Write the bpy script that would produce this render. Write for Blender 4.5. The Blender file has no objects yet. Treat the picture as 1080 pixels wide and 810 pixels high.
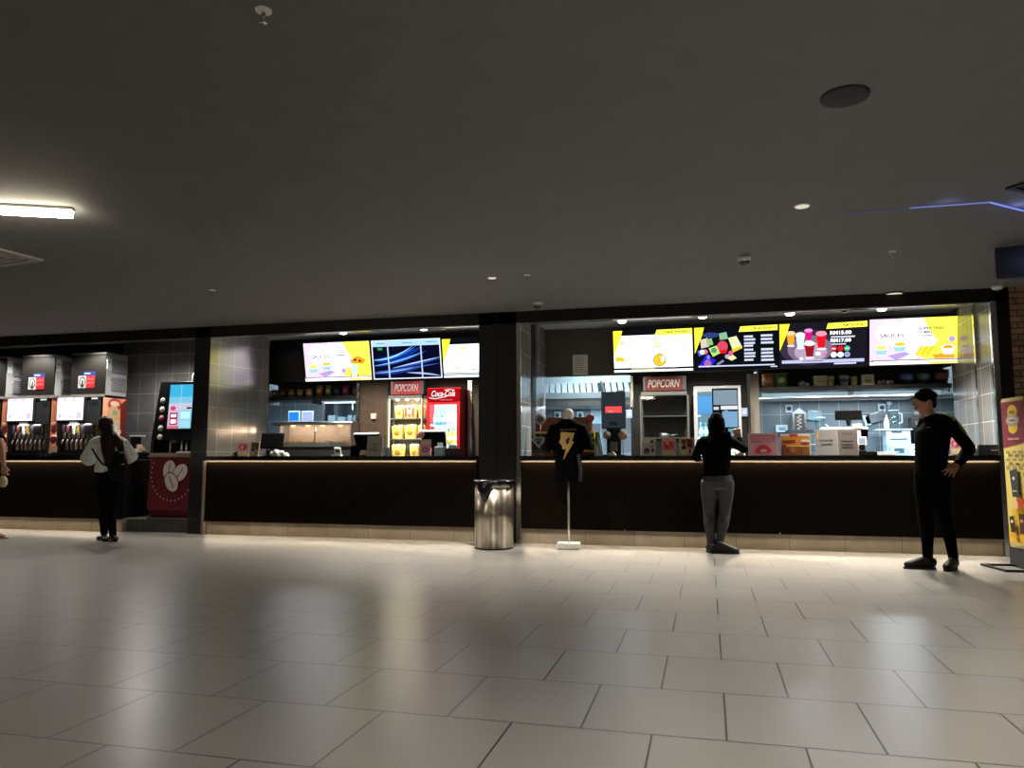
import bpy, bmesh, math, random
from mathutils import Vector, Matrix, Euler
random.seed(7)
R = math.radians
SC = bpy.context.scene
COL = SC.collection
V = Vector

# ------------------------------------------------------------------ camera
FPX, CAMH, YAW, PITCH = 805.0, 1.05, R(14.3), math.atan(80/805.0)
FW = V((-math.sin(YAW)*math.cos(PITCH), math.cos(YAW)*math.cos(PITCH), math.sin(PITCH)))
RT = V((math.cos(YAW), math.sin(YAW), 0))
UP = RT.cross(FW)
CAMP = V((0, 0, CAMH))
cd = bpy.data.cameras.new('camera'); cam = bpy.data.objects.new('camera', cd); COL.objects.link(cam)
cd.sensor_width = 36; cd.lens = 36*FPX/1080; cd.clip_start = .05; cd.clip_end = 100
mw = Matrix((RT, UP, -FW)).transposed().to_4x4(); mw.translation = CAMP
cam.matrix_world = mw
SC.camera = cam

def at(px, py, Y):
    """survey point: where the sight line through a photo point meets the plane at depth Y"""
    d = FW*FPX + RT*(px-540) - UP*(py-405)
    return CAMP + d*(Y/d.y)
def xat(px, Y): return at(px, 440, Y).x
def zat(px, py, Y): return at(px, py, Y).z
def onceil(px, py, z):
    d = FW*FPX + RT*(px-540) - UP*(py-405)
    return CAMP + d*((z-CAMH)/d.z)

# ------------------------------------------------------------------ materials
def lin(h):
    h = h.lstrip('#'); out = []
    for i in (0, 2, 4):
        c = int(h[i:i+2], 16)/255
        out.append(c/12.92 if c <= .04045 else ((c+.055)/1.055)**2.4)
    return out
_M = {}
def P(h, rough=.5, metal=0.0, var=.08, scale=30, spec=.5, alpha=1.0, trans=0.0, bump=0.0):
    k = (h, rough, metal, var, scale, spec, alpha, trans, bump)
    if k in _M: return _M[k]
    m = bpy.data.materials.new('surface_'+h.lstrip('#')); m.use_nodes = True
    nt = m.node_tree; b = nt.nodes['Principled BSDF']
    c = lin(h)
    tc = nt.nodes.new('ShaderNodeTexCoord'); nz = nt.nodes.new('ShaderNodeTexNoise')
    nz.inputs['Scale'].default_value = scale; nz.inputs['Detail'].default_value = 3
    nt.links.new(tc.outputs['Object'], nz.inputs['Vector'])
    cr = nt.nodes.new('ShaderNodeValToRGB')
    cr.color_ramp.elements[0].position = .3; cr.color_ramp.elements[1].position = .7
    cr.color_ramp.elements[0].color = [x*(1-var) for x in c]+[1]
    cr.color_ramp.elements[1].color = [min(1, x*(1+var)) for x in c]+[1]
    nt.links.new(nz.outputs['Fac'], cr.inputs['Fac'])
    nt.links.new(cr.outputs['Color'], b.inputs['Base Color'])
    b.inputs['Roughness'].default_value = rough; b.inputs['Metallic'].default_value = metal
    b.inputs['Specular IOR Level'].default_value = spec
    b.inputs['Transmission Weight'].default_value = trans
    b.inputs['Alpha'].default_value = alpha
    if bump:
        bp = nt.nodes.new('ShaderNodeBump'); bp.inputs['Strength'].default_value = bump; bp.inputs['Distance'].default_value = .01
        nt.links.new(nz.outputs['Fac'], bp.inputs['Height']); nt.links.new(bp.outputs['Normal'], b.inputs['Normal'])
    _M[k] = m
    return m
def E(h, s=1.0):
    k = ('E', h, s)
    if k in _M: return _M[k]
    m = bpy.data.materials.new('glow_'+h.lstrip('#')); m.use_nodes = True
    nt = m.node_tree; nt.nodes.remove(nt.nodes['Principled BSDF'])
    e = nt.nodes.new('ShaderNodeEmission'); e.inputs['Color'].default_value = lin(h)+[1]; e.inputs['Strength'].default_value = s
    nt.links.new(e.outputs[0], nt.nodes['Material Output'].inputs[0])
    _M[k] = m
    return m
def tilemat(name, axes, w, h, c1, c2, grout, ms=.004, rough=.3, off=(0, 0), offset=0.0, bump=.3, var=.1, rvar=.08, spec=.5, metal=0.0, nscale=3):
    """tiles laid over two object axes; axes e.g. 'XZ'"""
    m = bpy.data.materials.new(name); m.use_nodes = True
    nt = m.node_tree; N = nt.nodes; L = nt.links; b = N['Principled BSDF']
    tc = N.new('ShaderNodeTexCoord'); sp = N.new('ShaderNodeSeparateXYZ'); cb = N.new('ShaderNodeCombineXYZ')
    L.new(tc.outputs['Object'], sp.inputs[0])
    for i, a in enumerate(axes):
        ad = N.new('ShaderNodeMath'); ad.operation = 'ADD'; ad.inputs[1].default_value = off[i]
        L.new(sp.outputs[a], ad.inputs[0]); L.new(ad.outputs[0], cb.inputs[i])
    br = N.new('ShaderNodeTexBrick'); br.offset = offset; br.offset_frequency = 2; br.squash = 1
    L.new(cb.outputs[0], br.inputs['Vector'])
    br.inputs['Scale'].default_value = 1; br.inputs['Brick Width'].default_value = w; br.inputs['Row Height'].default_value = h
    br.inputs['Mortar Size'].default_value = ms; br.inputs['Mortar Smooth'].default_value = .1
    br.inputs['Color1'].default_value = lin(c1)+[1]; br.inputs['Color2'].default_value = lin(c2)+[1]; br.inputs['Mortar'].default_value = lin(grout)+[1]
    nz = N.new('ShaderNodeTexNoise'); nz.inputs['Scale'].default_value = nscale; nz.inputs['Detail'].default_value = 5
    L.new(tc.outputs['Object'], nz.inputs['Vector'])
    mp = N.new('ShaderNodeMapRange'); mp.inputs['To Min'].default_value = 1-var; mp.inputs['To Max'].default_value = 1+var
    mp.inputs['From Min'].default_value = .3; mp.inputs['From Max'].default_value = .7
    L.new(nz.outputs['Fac'], mp.inputs['Value'])
    mx = N.new('ShaderNodeMix'); mx.data_type = 'RGBA'; mx.blend_type = 'MULTIPLY'; mx.inputs[0].default_value = 1
    L.new(br.outputs['Color'], mx.inputs[6]); L.new(mp.outputs[0], mx.inputs[7])
    L.new(mx.outputs[2], b.inputs['Base Color'])
    mr = N.new('ShaderNodeMapRange'); mr.inputs['To Min'].default_value = rough-rvar; mr.inputs['To Max'].default_value = rough+rvar
    L.new(nz.outputs['Fac'], mr.inputs['Value']); L.new(mr.outputs[0], b.inputs['Roughness'])
    b.inputs['Specular IOR Level'].default_value = spec; b.inputs['Metallic'].default_value = metal
    bp = N.new('ShaderNodeBump'); bp.invert = True; bp.inputs['Strength'].default_value = bump; bp.inputs['Distance'].default_value = .002
    L.new(br.outputs['Fac'], bp.inputs['Height']); L.new(bp.outputs['Normal'], b.inputs['Normal'])
    return m

BLACK = P('#08080a', .5, 0, .08, 30, .35); BLACKG = P('#0a0a0b', .22); MATT = P('#1a1a1b', .75); DARK = P('#26272a', .6)
STEEL = P('#b9babb', .28, 1.0, .05, 6); CHROME = P('#d8d8d6', .18, 1.0, .03, 6); STEELD = P('#7d7f82', .35, 1.0, .06, 6)
STEELM = P('#9fb0b6', .38, .85, .05, 6)
WHITE = P('#e6e5e2', .5); PAPER = P('#e9e7e0', .7); GREY = P('#8b8a88', .6); RUBBER = P('#141414', .8)
def glassmat():
    if 'glass' in _M: return _M['glass']
    m = bpy.data.materials.new('clear_glass'); m.use_nodes = True
    nt = m.node_tree; nt.nodes.remove(nt.nodes['Principled BSDF'])
    tr = nt.nodes.new('ShaderNodeBsdfTransparent'); tr.inputs[0].default_value = (.93, .96, .97, 1)
    gl = nt.nodes.new('ShaderNodeBsdfGlossy'); gl.inputs['Roughness'].default_value = .03
    lw = nt.nodes.new('ShaderNodeLayerWeight'); lw.inputs[0].default_value = .5
    pw = nt.nodes.new('ShaderNodeMath'); pw.operation = 'POWER'; pw.inputs[1].default_value = 4; nt.links.new(lw.outputs['Facing'], pw.inputs[0])
    fr = nt.nodes.new('ShaderNodeMath'); fr.operation = 'MULTIPLY_ADD'; fr.inputs[1].default_value = .6; fr.inputs[2].default_value = .04; nt.links.new(pw.outputs[0], fr.inputs[0])
    mx = nt.nodes.new('ShaderNodeMixShader'); nt.links.new(fr.outputs[0], mx.inputs[0]); nt.links.new(tr.outputs[0], mx.inputs[1]); nt.links.new(gl.outputs[0], mx.inputs[2])
    nt.links.new(mx.outputs[0], nt.nodes['Material Output'].inputs[0])
    _M['glass'] = m
    return m
GLASS = glassmat()

# ------------------------------------------------------------------ mesh builder
_TXT = {}
def textmesh(s, shear=0.0, bold=0.0):
    k = (s, shear, bold)
    if k not in _TXT:
        c = bpy.data.curves.new('lettering', 'FONT'); c.body = s; c.size = 1; c.shear = shear; c.offset = bold; c.fill_mode = 'FRONT'; c.resolution_u = 3
        o = bpy.data.objects.new('lettering', c); COL.objects.link(o)
        me = bpy.data.meshes.new_from_object(o)
        vs = [v.co.copy() for v in me.vertices]; fs = [tuple(p.vertices) for p in me.polygons]
        bpy.data.objects.remove(o); bpy.data.curves.remove(c); bpy.data.meshes.remove(me)
        x0 = min(v.x for v in vs); x1 = max(v.x for v in vs); y0 = min(v.y for v in vs); y1 = max(v.y for v in vs)
        _TXT[k] = ([V((v.x-(x0+x1)/2, v.y-(y0+y1)/2, 0)) for v in vs], fs, x1-x0, y1-y0)
    return _TXT[k]

class MB:
    def __init__(s): s.v = []; s.f = []; s.m = []; s.s = []; s.mats = []
    def mi(s, mat):
        if mat not in s.mats: s.mats.append(mat)
        return s.mats.index(mat)
    def add(s, vs, fs, mat, smooth=False, M=None):
        o = len(s.v); i = s.mi(mat)
        for v in vs: s.v.append(M @ V(v) if M else V(v))
        for f in fs: s.f.append(tuple(o+k for k in f)); s.m.append(i); s.s.append(smooth)
        return s
    def bx(s, x0, x1, y0, y1, z0, z1, mat, M=None):
        vs = [(x, y, z) for z in (z0, z1) for y in (y0, y1) for x in (x0, x1)]
        return s.add(vs, [(0, 2, 3, 1), (4, 5, 7, 6), (0, 1, 5, 4), (2, 6, 7, 3), (0, 4, 6, 2), (1, 3, 7, 5)], mat, False, M)
    def lathe(s, prof, mat, n=24, M=None, smooth=True):
        vs = []; fs = []
        for r, z in prof:
            for k in range(n):
                a = 2*math.pi*k/n; vs.append((r*math.cos(a), r*math.sin(a), z))
        for j in range(len(prof)-1):
            for k in range(n):
                k2 = (k+1) % n
                fs.append((j*n+k, j*n+k2, (j+1)*n+k2, (j+1)*n+k))
        fs.append(tuple(reversed(range(n)))); fs.append(tuple((len(prof)-1)*n+k for k in range(n)))
        return s.add(vs, fs, mat, smooth, M)
    def ell(s, c, rx, ry, rz, mat, n=16, m=10, M=None):
        prof = [(max(1e-4, math.sin(math.pi*j/m)), -math.cos(math.pi*j/m)) for j in range(m+1)]
        T = Matrix.Translation(V(c)) @ Matrix.Diagonal((rx, ry, rz, 1))
        return s.lathe(prof, mat, n, (M @ T) if M else T)
    def loft(s, pts, rad, mat, n=12, side=None, cap=.6, M=None):
        pts = [V(p) for p in pts]; K = len(pts); rad = [(r, r) if not isinstance(r, tuple) else r for r in rad]
        T = []
        for i in range(K):
            t = pts[min(i+1, K-1)]-pts[max(i-1, 0)]; T.append(t.normalized() if t.length > 1e-9 else V((0, 0, 1)))
        ref = V(side) if side is not None else None
        if ref is None:
            ref = V((1, 0, 0)) if abs(T[0].x) < .8 else V((0, 1, 0))
        P_, Rr, TT = list(pts), list(rad), list(T)
        if cap:
            P_ = [pts[0]-T[0]*rad[0][1]*cap*.9, pts[0]-T[0]*rad[0][1]*cap*.55]+P_+[pts[-1]+T[-1]*rad[-1][1]*cap*.55, pts[-1]+T[-1]*rad[-1][1]*cap*.9]
            Rr = [tuple(x*.3 for x in rad[0]), tuple(x*.75 for x in rad[0])]+Rr+[tuple(x*.75 for x in rad[-1]), tuple(x*.3 for x in rad[-1])]
            TT = [T[0], T[0]]+TT+[T[-1], T[-1]]
        vs = []; fs = []; sd = ref
        for p, r, t in zip(P_, Rr, TT):
            q = sd-t*sd.dot(t)
            if q.length < 1e-4: q = t.orthogonal()
            q.normalize()
            if side is None: sd = q
            w = t.cross(q)
            for k in range(n):
                a = 2*math.pi*k/n; vs.append(p+q*(r[0]*math.cos(a))+w*(r[1]*math.sin(a)))
        for j in range(len(P_)-1):
            for k in range(n):
                k2 = (k+1) % n; fs.append((j*n+k, j*n+k2, (j+1)*n+k2, (j+1)*n+k))
        fs.append(tuple(reversed(range(n)))); fs.append(tuple((len(P_)-1)*n+k for k in range(n)))
        return s.add(vs, fs, mat, True, M)
    def tube(s, pts, r, mat, n=8, M=None): return s.loft(pts, [r]*len(pts), mat, n, None, 0, M)
    def prism(s, poly, y0, y1, mat, M=None):
        """polygon in x,z extruded from y0 (front) to y1"""
        n = len(poly); vs = [(x, y0, z) for x, z in poly]+[(x, y1, z) for x, z in poly]
        fs = [tuple(range(n)), tuple(reversed(range(n, 2*n)))]+[(i, i+n, (i+1) % n+n, (i+1) % n) for i in range(n)]
        return s.add(vs, fs, mat, False, M)
    def text(s, st, cx, cz, y, w, h, mat, M=None, shear=0.0, bold=0.0):
        """lettering filling w x h, centred, facing -y"""
        vs, fs, tw, th = textmesh(st, shear, bold)
        if w is None: w = tw*h/th
        return s.add([(cx+v.x*w/tw, y, cz+v.y*h/th) for v in vs], fs, mat, False, M)
    def art(s, W, H, items, M=None, y=0.0, step=.0009):
        """flat artwork; items in 0..1 from the top left"""
        X = lambda u: (u-.5)*W
        Z = lambda v: (.5-v)*H
        for it in items:
            y -= step; k = it[0]
            if k == 'r': s.add([(X(it[1]), y, Z(it[2])), (X(it[3]), y, Z(it[2])), (X(it[3]), y, Z(it[4])), (X(it[1]), y, Z(it[4]))], [(3, 2, 1, 0)], it[5], False, M)
            elif k == 'p': s.add([(X(u), y, Z(v)) for u, v in it[1]], [tuple(range(len(it[1])))], it[2], False, M)
            elif k == 'c':
                n = 24; s.add([(X(it[1])+it[3]*W*math.cos(2*math.pi*i/n), y, Z(it[2])+it[4]*H*math.sin(2*math.pi*i/n)) for i in range(n)], [tuple(range(n))], it[5], False, M)
            elif k == 't': s.text(it[1], X(it[2]), Z(it[3]), y, it[4]*W if it[4] else None, it[5]*H, it[6], M, *(it[7:9]))
        return s
    def build(s, name, parent=None, loc=None, bev=0, seg=2):
        me = bpy.data.meshes.new(name)
        me.from_pydata([tuple(v) for v in s.v], [], s.f)
        for m in s.mats: me.materials.append(m)
        for p, i, sm in zip(me.polygons, s.m, s.s): p.material_index = i; p.use_smooth = sm
        me.update()
        o = bpy.data.objects.new(name, me); COL.objects.link(o)
        if parent: o.parent = parent
        if loc is not None: o.location = loc
        if bev:
            md = o.modifiers.new('bevel', 'BEVEL'); md.width = bev; md.segments = seg; md.limit_method = 'ANGLE'; md.angle_limit = R(40)
        return o
def tag(o, label, cat, group=None, kind=None):
    o['label'] = label; o['category'] = cat
    if group: o['group'] = group
    if kind: o['kind'] = kind
    return o
def thing(name, label, cat, loc=(0, 0, 0), rz=0, group=None, rx=0):
    o = bpy.data.objects.new(name, None); COL.objects.link(o); o.empty_display_size = .1
    o.location = loc; o.rotation_euler = (rx, 0, rz)
    return tag(o, label, cat, group)
def struct(name, mb, bev=0, label=None):
    o = mb.build(name, None, None, bev); o['kind'] = 'structure'
    if label: o['label'] = label
    return o
def box(x0, x1, y0, y1, z0, z1, mat): return MB().bx(x0, x1, y0, y1, z0, z1, mat)
def dup(o, parent=None):
    c = o.copy(); COL.objects.link(c)
    if parent: c.parent = parent
    for ch in list(o.children): dup(ch, c)
    return c
def rot(rx=0, ry=0, rz=0, t=(0, 0, 0)):
    return Matrix.Translation(V(t)) @ Euler((rx, ry, rz)).to_matrix().to_4x4()
def lamp(kind, name, loc, energy, color, size=.1, sizey=None, rx=0, ry=0, rz=0, spot=None, blend=.5):
    l = bpy.data.lights.new(name, kind); l.energy = energy; l.color = color
    if kind == 'AREA':
        l.size = size
        if sizey: l.shape = 'RECTANGLE'; l.size_y = sizey
    else: l.shadow_soft_size = size
    if spot: l.spot_size = spot; l.spot_blend = blend
    o = bpy.data.objects.new(name, l); COL.objects.link(o); o.location = loc; o.rotation_euler = (rx, ry, rz)
    return o
# ------------------------------------------------------------------ the room
YF = 9.57            # counter line
YB2, YB3 = 11.05, 11.15
ZC = 2.985
FLOORM = tilemat('floor_tiles', 'XY', .555, .607, '#86827c', '#817d77', '#34312e', .0045, .295, (-.045, -.055), .5, .25, .035, .008, 1.0, 0, 1.2)
struct('floor', box(-17, 10, -6, 14.2, -.1, 0, FLOORM))
CEILM = P('#737374', .85, 0, .04, 4)
struct('ceiling', box(-17, 10, -6, YF+.02, ZC, ZC+.12, CEILM))
struct('ceiling_bay', box(-17, 10, YF+.16, 14.2, 3.0, 3.1, P('#a8acac', .7)))
struct('trim_1', box(-17, 3.33, YF, YF+.16, 2.83, ZC+.1, BLACK))
struct('trim_2', box(-17, 3.13, YF+.005, YF+.03, 2.815, 2.832, CHROME), 0)
LOB = P('#6a6762', .7)
struct('wall_rear', box(-17, 10, -6.1, -6, 0, ZC, LOB))
struct('wall_left', box(-17.1, -17, -6.1, 14.2, 0, ZC+.1, LOB))
struct('wall_right', box(10, 10.1, -6.1, 14.2, 0, ZC+.1, LOB))
TXZ = tilemat('wall_tiles_front', 'XZ', .31, .32, '#5e5e5e', '#585858', '#97958f', .004, .3, (.05, .11), 0, .3, .15, .06)
TYZ = tilemat('wall_tiles_side', 'YZ', .30, .32, '#7c7a76', '#74726f', '#c4c1b8', .004, .24, (.12, .11), 0, .25, .12, .02)
TDK = tilemat('pier_tiles', 'XZ', .31, .32, '#1e1f20', '#1a1b1c', '#3a3a39', .004, .3, (.2, .11), 0, .3, .1, .05)
TKIT = tilemat('kitchen_tiles', 'XZ', .30, .32, '#6f7b82', '#69757c', '#a9b3b8', .005, .3, (.0, .12), 0, .3, .1, .05)
TKITY = tilemat('kitchen_tiles_side', 'YZ', .30, .32, '#6f7b82', '#69757c', '#a9b3b8', .005, .3, (.0, .12), 0, .3, .1, .05)
# bay of the drink machines
struct('wall_back_1', box(-17, -8.42, 10.72, 10.8, 0, 3.0, P('#141414', .6)))
struct('wall_back_2', box(-9.4, -7.23, 10.62, 10.72, 0, 3.0, TXZ))
struct('pillar_1', box(-7.23, -6.965, YF, 11.1, 0, 3.0, TDK), .003)
# bay with the lit popcorn
SPL = R(9.6)
TYS = tilemat('wall_tiles_glazed', 'YZ', .30, .32, '#a4a19b', '#9b9893', '#d0cdc4', .004, .2, (.12, .11), 0, .2, .12, .02, .8, .65)
o = struct('wall_side_1', box(-.012, 0, 0, 1.22, 0, 3.0, TYS)); o.location = (-6.963, YF+.002, 0); o.rotation_euler = (0, 0, -SPL)
o = struct('trim_3', box(0, .03, 1.19, 1.22, 1.1, 2.95, CHROME)); o.location = (-6.963, YF+.002, 0); o.rotation_euler = (0, 0, -SPL)
struct('trim_15', box(-6.965, -6.925, YF-.06, YF-.002, 0, 1.035, P('#8d8272', .4)))
w = MB()
HEADM = P('#101114', .55)
x0, x1 = -6.955, -2.89
w.bx(x0, x1, YB2, YB2+.1, 2.29, 3.0, HEADM)
w.bx(-5.34, x1, YB2, YB2+.1, 0, 2.29, P('#1b1815', .6))
w.bx(x0, -5.34, YB2, YB2+.1, 0, 1.2, HEADM)
struct('wall_back_3', w)
WOOD = P('#3d2c1e', .55, 0, .25, 9)
struct('wall_panel', box(-5.27, -4.80, YB2-.02, YB2, 0, 2.28, WOOD))
struct('trim_4', box(-5.335, -5.295, YB2-.04, YB2, 1.1, 2.26, CHROME))
struct('trim_5', box(-3.50, -3.43, YB2-.05, YB2, 1.1, 2.25, CHROME))
struct('trim_6', box(-3.30, -3.24, YB2-.05, YB2, 1.1, 2.25, CHROME))
struct('wall_panel_2', box(-3.43, -3.30, YB2-.03, YB2, 0, 2.25, WOOD))
struct('wall_panel_3', box(-3.24, -2.90, YB2-.03, YB2, 0, 2.25, P('#5c6264', .4)))
# centre pillar
w = MB(); w.bx(-2.89, -2.655, YF, 11.1, 0, 3.0, BLACK); w.bx(-2.645, -2.385, YF, 11.1, 0, 3.0, BLACK); w.bx(-2.66, -2.64, YF+.012, 11.1, 0, 3.0, MATT)
struct('pillar_2', w, .002)
struct('trim_7', box(-2.375, -2.315, YF-.03, YF+.03, 0, 2.83, CHROME), .004)
struct('wall_side_2', box(-2.385, -2.325, YF+.035, YB3, 0, 3.0, TYZ))
struct('trim_8', box(-2.325, -2.312, 10.2, 10.45, 1.1, 2.98, BLACK))
# bay with the menu boards
w = MB(); UPW = P('#59534d', .7)
x0, x1 = -2.325, 3.16
w.bx(x0, x1, YB3, YB3+.1, 2.29, 3.0, UPW)
w.bx(-1.06, .66, YB3, YB3+.1, 0, 2.29, P('#0c0c0d', .5))
w.bx(x0, -1.06, YB3, YB3+.1, 0, 1.05, HEADM); w.bx(.66, x1, YB3, YB3+.1, 0, 1.05, HEADM)
struct('wall_back_4', w)
struct('trim_9', box(-1.06, -1.02, YB3-.03, YB3, 1.1, 2.27, CHROME))
struct('trim_10', box(.56, .60, YB3-.03, YB3, 1.1, 2.25, CHROME))
struct('trim_11', box(.60, .72, YB3-.03, YB3, 1.1, 2.25, P('#6a6359', .4)))
struct('wall_side_3', box(3.16, 3.22, YF+.035, YB3, 0, 3.0, TYZ))
struct('trim_12', box(3.13, 3.16, 10.12, 10.17, 1.1, 2.98, CHROME))
struct('trim_13', box(3.125, 3.19, YF-.03, YF+.03, 0, 2.83, CHROME), .004)
struct('pillar_3', box(3.19, 3.33, YF, 11.1, 0, 3.0, BLACK))
BRICK = tilemat('brick', 'XZ', .2, .068, '#a88668', '#8c6f58', '#50443b', .007, .8, (0, 0), .5, .8, .25, .05, .3, 0, 9)
struct('wall_brick', box(3.33, 10, YF, YF+.2, 1.72, ZC, BRICK))
struct('wall_brick_base', box(3.33, 10, YF-.02, YF+.2, 0, 1.70, BLACK))
struct('trim_14', box(3.19, 10, YF-.04, YF+.1, 1.70, 1.72, STEELD))
# kitchen behind
struct('wall_kitchen', box(-10, 5, 13.4, 13.5, 0, 3.0, TKIT))
struct('wall_kitchen_left', box(-10.1, -10, 11.15, 13.5, 0, 3.0, TKITY))
struct('wall_kitchen_right', box(4.3, 4.4, 11.25, 13.4, 0, 3.0, TKITY))
struct('wall_kitchen_inner', box(-4.0, -3.9, 11.16, 13.4, 0, 3.0, TKITY))

# ------------------------------------------------------------------ counters
WARM = (1.0, .74, .42)
STONE = tilemat('plinth_stone', 'XZ', .6, .3, '#9a8f7f', '#918676', '#5c5348', .003, .4, (.1, .05), 0, .2, .18, .05)
def counter(x0, x1, label, seams):
    t = thing('service_counter', label, 'counter', ((x0+x1)/2, YF, 0))
    h = (x1-x0)/2; cx = (x0+x1)/2
    b = MB(); xs = [-h]+[q-cx for q in seams]+[h]
    for a, c in zip(xs, xs[1:]): b.bx(a+.002, c-.002, -.045, 0, .185, 1.05, P('#15100c', .6, 0, .08, 30, .05))
    b.bx(-h, h, 0, .56, .19, 1.05, BLACK)
    b.build('front_panel', t)
    MB().bx(-h, h, 0, .5, 0, .19, STONE).build('plinth', t)
    m = MB(); m.bx(-h, h, -.10, .62, 1.055, 1.10, P('#0c0c0c', .25)); m.bx(-h, h, -.10, -.088, 1.040, 1.055, P('#0c0c0c', .25)); m.build('countertop', t)
    s = MB(); s.bx(-h+.02, h-.02, -.086, -.072, 1.047, 1.055, E('#ffe0bc', 34.0)); s.build('light_strip', t)
    s = MB(); s.bx(-h+.02, h-.02, -.040, -.030, .192, .199, E('#ffe0b0', 2.5)); s.build('light_strip', t)
    MB().bx(-h, h, -.05, -.045, 1.018, 1.043, P('#5c574e', .5)).build('trim_rail', t)
    a = lamp('AREA', 'plinth_light', (cx, YF-.040, .186), 4.2*(x1-x0), (1, .84, .6), x1-x0-.1, .015, R(-28), 0, 0)
    a.data.spread = R(130)
    return t
counter(-14, -8.34, 'long black counter under the drink dispensers at the left edge', [-12.5, -10.4])
counter(-6.95, -2.9, 'black service counter between dark tiled pier and wide black pillar', [-5.25])
counter(-2.31, 3.12, 'black service counter the woman in grey jeans stands at', [-1.0, .8])
TKB = tilemat('kiosk_base_tiles', 'XZ', .31, .32, '#4a4948', '#464544', '#6e6c68', .004, .3, (.05, .11), 0, .3, .15, .06)
w = MB(); w.bx(-8.33, -7.24, 9.66, 10.6, 0, .2, TKB)
struct('trim_16', box(-8.33, -7.98, 9.62, 9.72, .185, .2, P('#b8b4ac', .4)))
struct('baseboard_kiosk', w)
# ------------------------------------------------------------------ ceiling
def linear(x, y, rz, label, L=1.9):
    t = thing('linear_ceiling_light', label, 'ceiling light', (x, y, ZC), rz, 'linear ceiling lights')
    MB().bx(-L/2, L/2, -.035, .035, -.022, 0, P('#c9c7c2', .5)).build('housing', t)
    MB().bx(-L/2+.005, L/2-.005, -.03, .03, -.075, -.022, E('#fff0d2', 45)).build('diffuser', t, None, .008)
    return t
a = math.atan2(-.42, -.91)
linear(-4.70+math.cos(a)*.95, 4.72+math.sin(a)*.95, a, 'lit linear ceiling lamp at the left edge of the photo')
def sprinkler(px, py, label, s=1.0):
    p = onceil(px, py, ZC)
    t = thing('sprinkler_head', label, 'sprinkler', (p.x, p.y, ZC), 0, 'sprinklers in the dark ceiling')
    MB().lathe([(.001, 0), (.036, 0), (.034, -.006), (.018, -.012), (.001, -.012)], WHITE, 20).build('escutcheon', t)
    m = MB(); m.lathe([(.001, -.01), (.009, -.01), (.008, -.03), (.001, -.03)], STEELD, 10)
    for k in (-1, 1): m.tube([(k*.008, 0, -.026), (k*.016, 0, -.038), (k*.003, 0, -.056)], .0028, STEELD, 6)
    m.build('body', t)
    MB().lathe([(.001, -.055), (.016, -.056), (.017, -.059), (.001, -.06)], CHROME, 12).build('deflector', t)
sprinkler(278, 11, 'white sprinkler head hanging in the near ceiling, largest of its kind')
sprinkler(224, 306, 'small sprinkler head in the ceiling above the coffee machine')
sprinkler(556, 290, 'small sprinkler head in the ceiling just right of the unlit white downlight above the pillar')
sprinkler(941, 265, 'small sprinkler head in the ceiling above the soda menu board')
DLE = 460
def downlight(px, py, label, r, recess=False):
    p = onceil(px, py, ZC)
    t = thing('downlight', label, 'downlight', (p.x, p.y, ZC), 0, 'round ceiling downlights')
    MB().lathe([(r*.86, 0), (r, 0), (r*.98, -.012), (r*.88, -.016), (r*.86, -.01)], P('#2b2b2b', .5) if recess else WHITE, 28).build('ring', t)
    MB().lathe([(.001, -.008), (r*.86, -.008), (r*.84, -.016), (.001, -.018)], E('#fff6e0', .75), 28).build('lens', t)
    lamp('SPOT', 'downlight_or_fill', (p.x, min(p.y, 9.4), ZC-.03), DLE, (1, .95, .88), .05, spot=R(96), blend=.8)
downlight(519, 292, 'small pale round downlight in the ceiling above the pillar', .05)
downlight(846, 216, 'pale round downlight in the ceiling left of the blue light line', .06)
downlight(943, 309, 'round downlight with dark ring beside the black fascia above the bright menu boards', .10, True)
p = onceil(891, 101, ZC)
t = thing('ceiling_speaker', 'dark round speaker grille in the near ceiling at right', 'speaker', (p.x, p.y, ZC), 0)
MB().lathe([(.105, 0), (.125, 0), (.122, -.012), (.108, -.014)], P('#2c2b2a', .7), 36).build('rim', t)
MB().lathe([(.001, -.004), (.108, -.004), (.104, -.011), (.001, -.016)], P('#353432', .8, 0, .25, 300), 36).build('grille', t)
def dome(px, py, label, z=ZC, s=1.0):
    p = onceil(px, py, z)
    t = thing('dome_camera', label, 'camera', (p.x, p.y, z), 0, 'dome security cameras')
    MB().lathe([(.001, 0), (.062*s, 0), (.062*s, -.028*s), (.054*s, -.045*s), (.001, -.045*s)], P('#c9c6be', .5), 28).build('base', t)
    MB().lathe([(.05*s, -.044*s), (.048*s, -.062*s), (.034*s, -.08*s), (.016*s, -.089*s), (.001, -.091*s)], P('#101114', .12), 24).build('dome', t)
    MB().lathe([(.0505*s, -.046*s), (.053*s, -.048*s), (.051*s, -.056*s), (.049*s, -.056*s)], CHROME, 24).build('ring', t)
dome(785, 270, 'largest cream dome camera hanging from the ceiling before the packet snacks board')
dome(567, 318, 'small cream dome camera in ceiling above the chrome post')
p = onceil(1052, 301, ZC); 
t = thing('smoke_detector', 'small white smoke detector in the ceiling by the brick wall', 'smoke detector', (p.x, min(p.y, 9.5), ZC), 0)
MB().lathe([(.001, 0), (.065, 0), (.062, -.03), (.045, -.045), (.001, -.046)], WHITE, 24).build('base', t)
MB().lathe([(.001, -.045), (.014, -.046), (.012, -.062), (.001, -.064)], GREY, 14).build('sensor', t)
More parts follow.
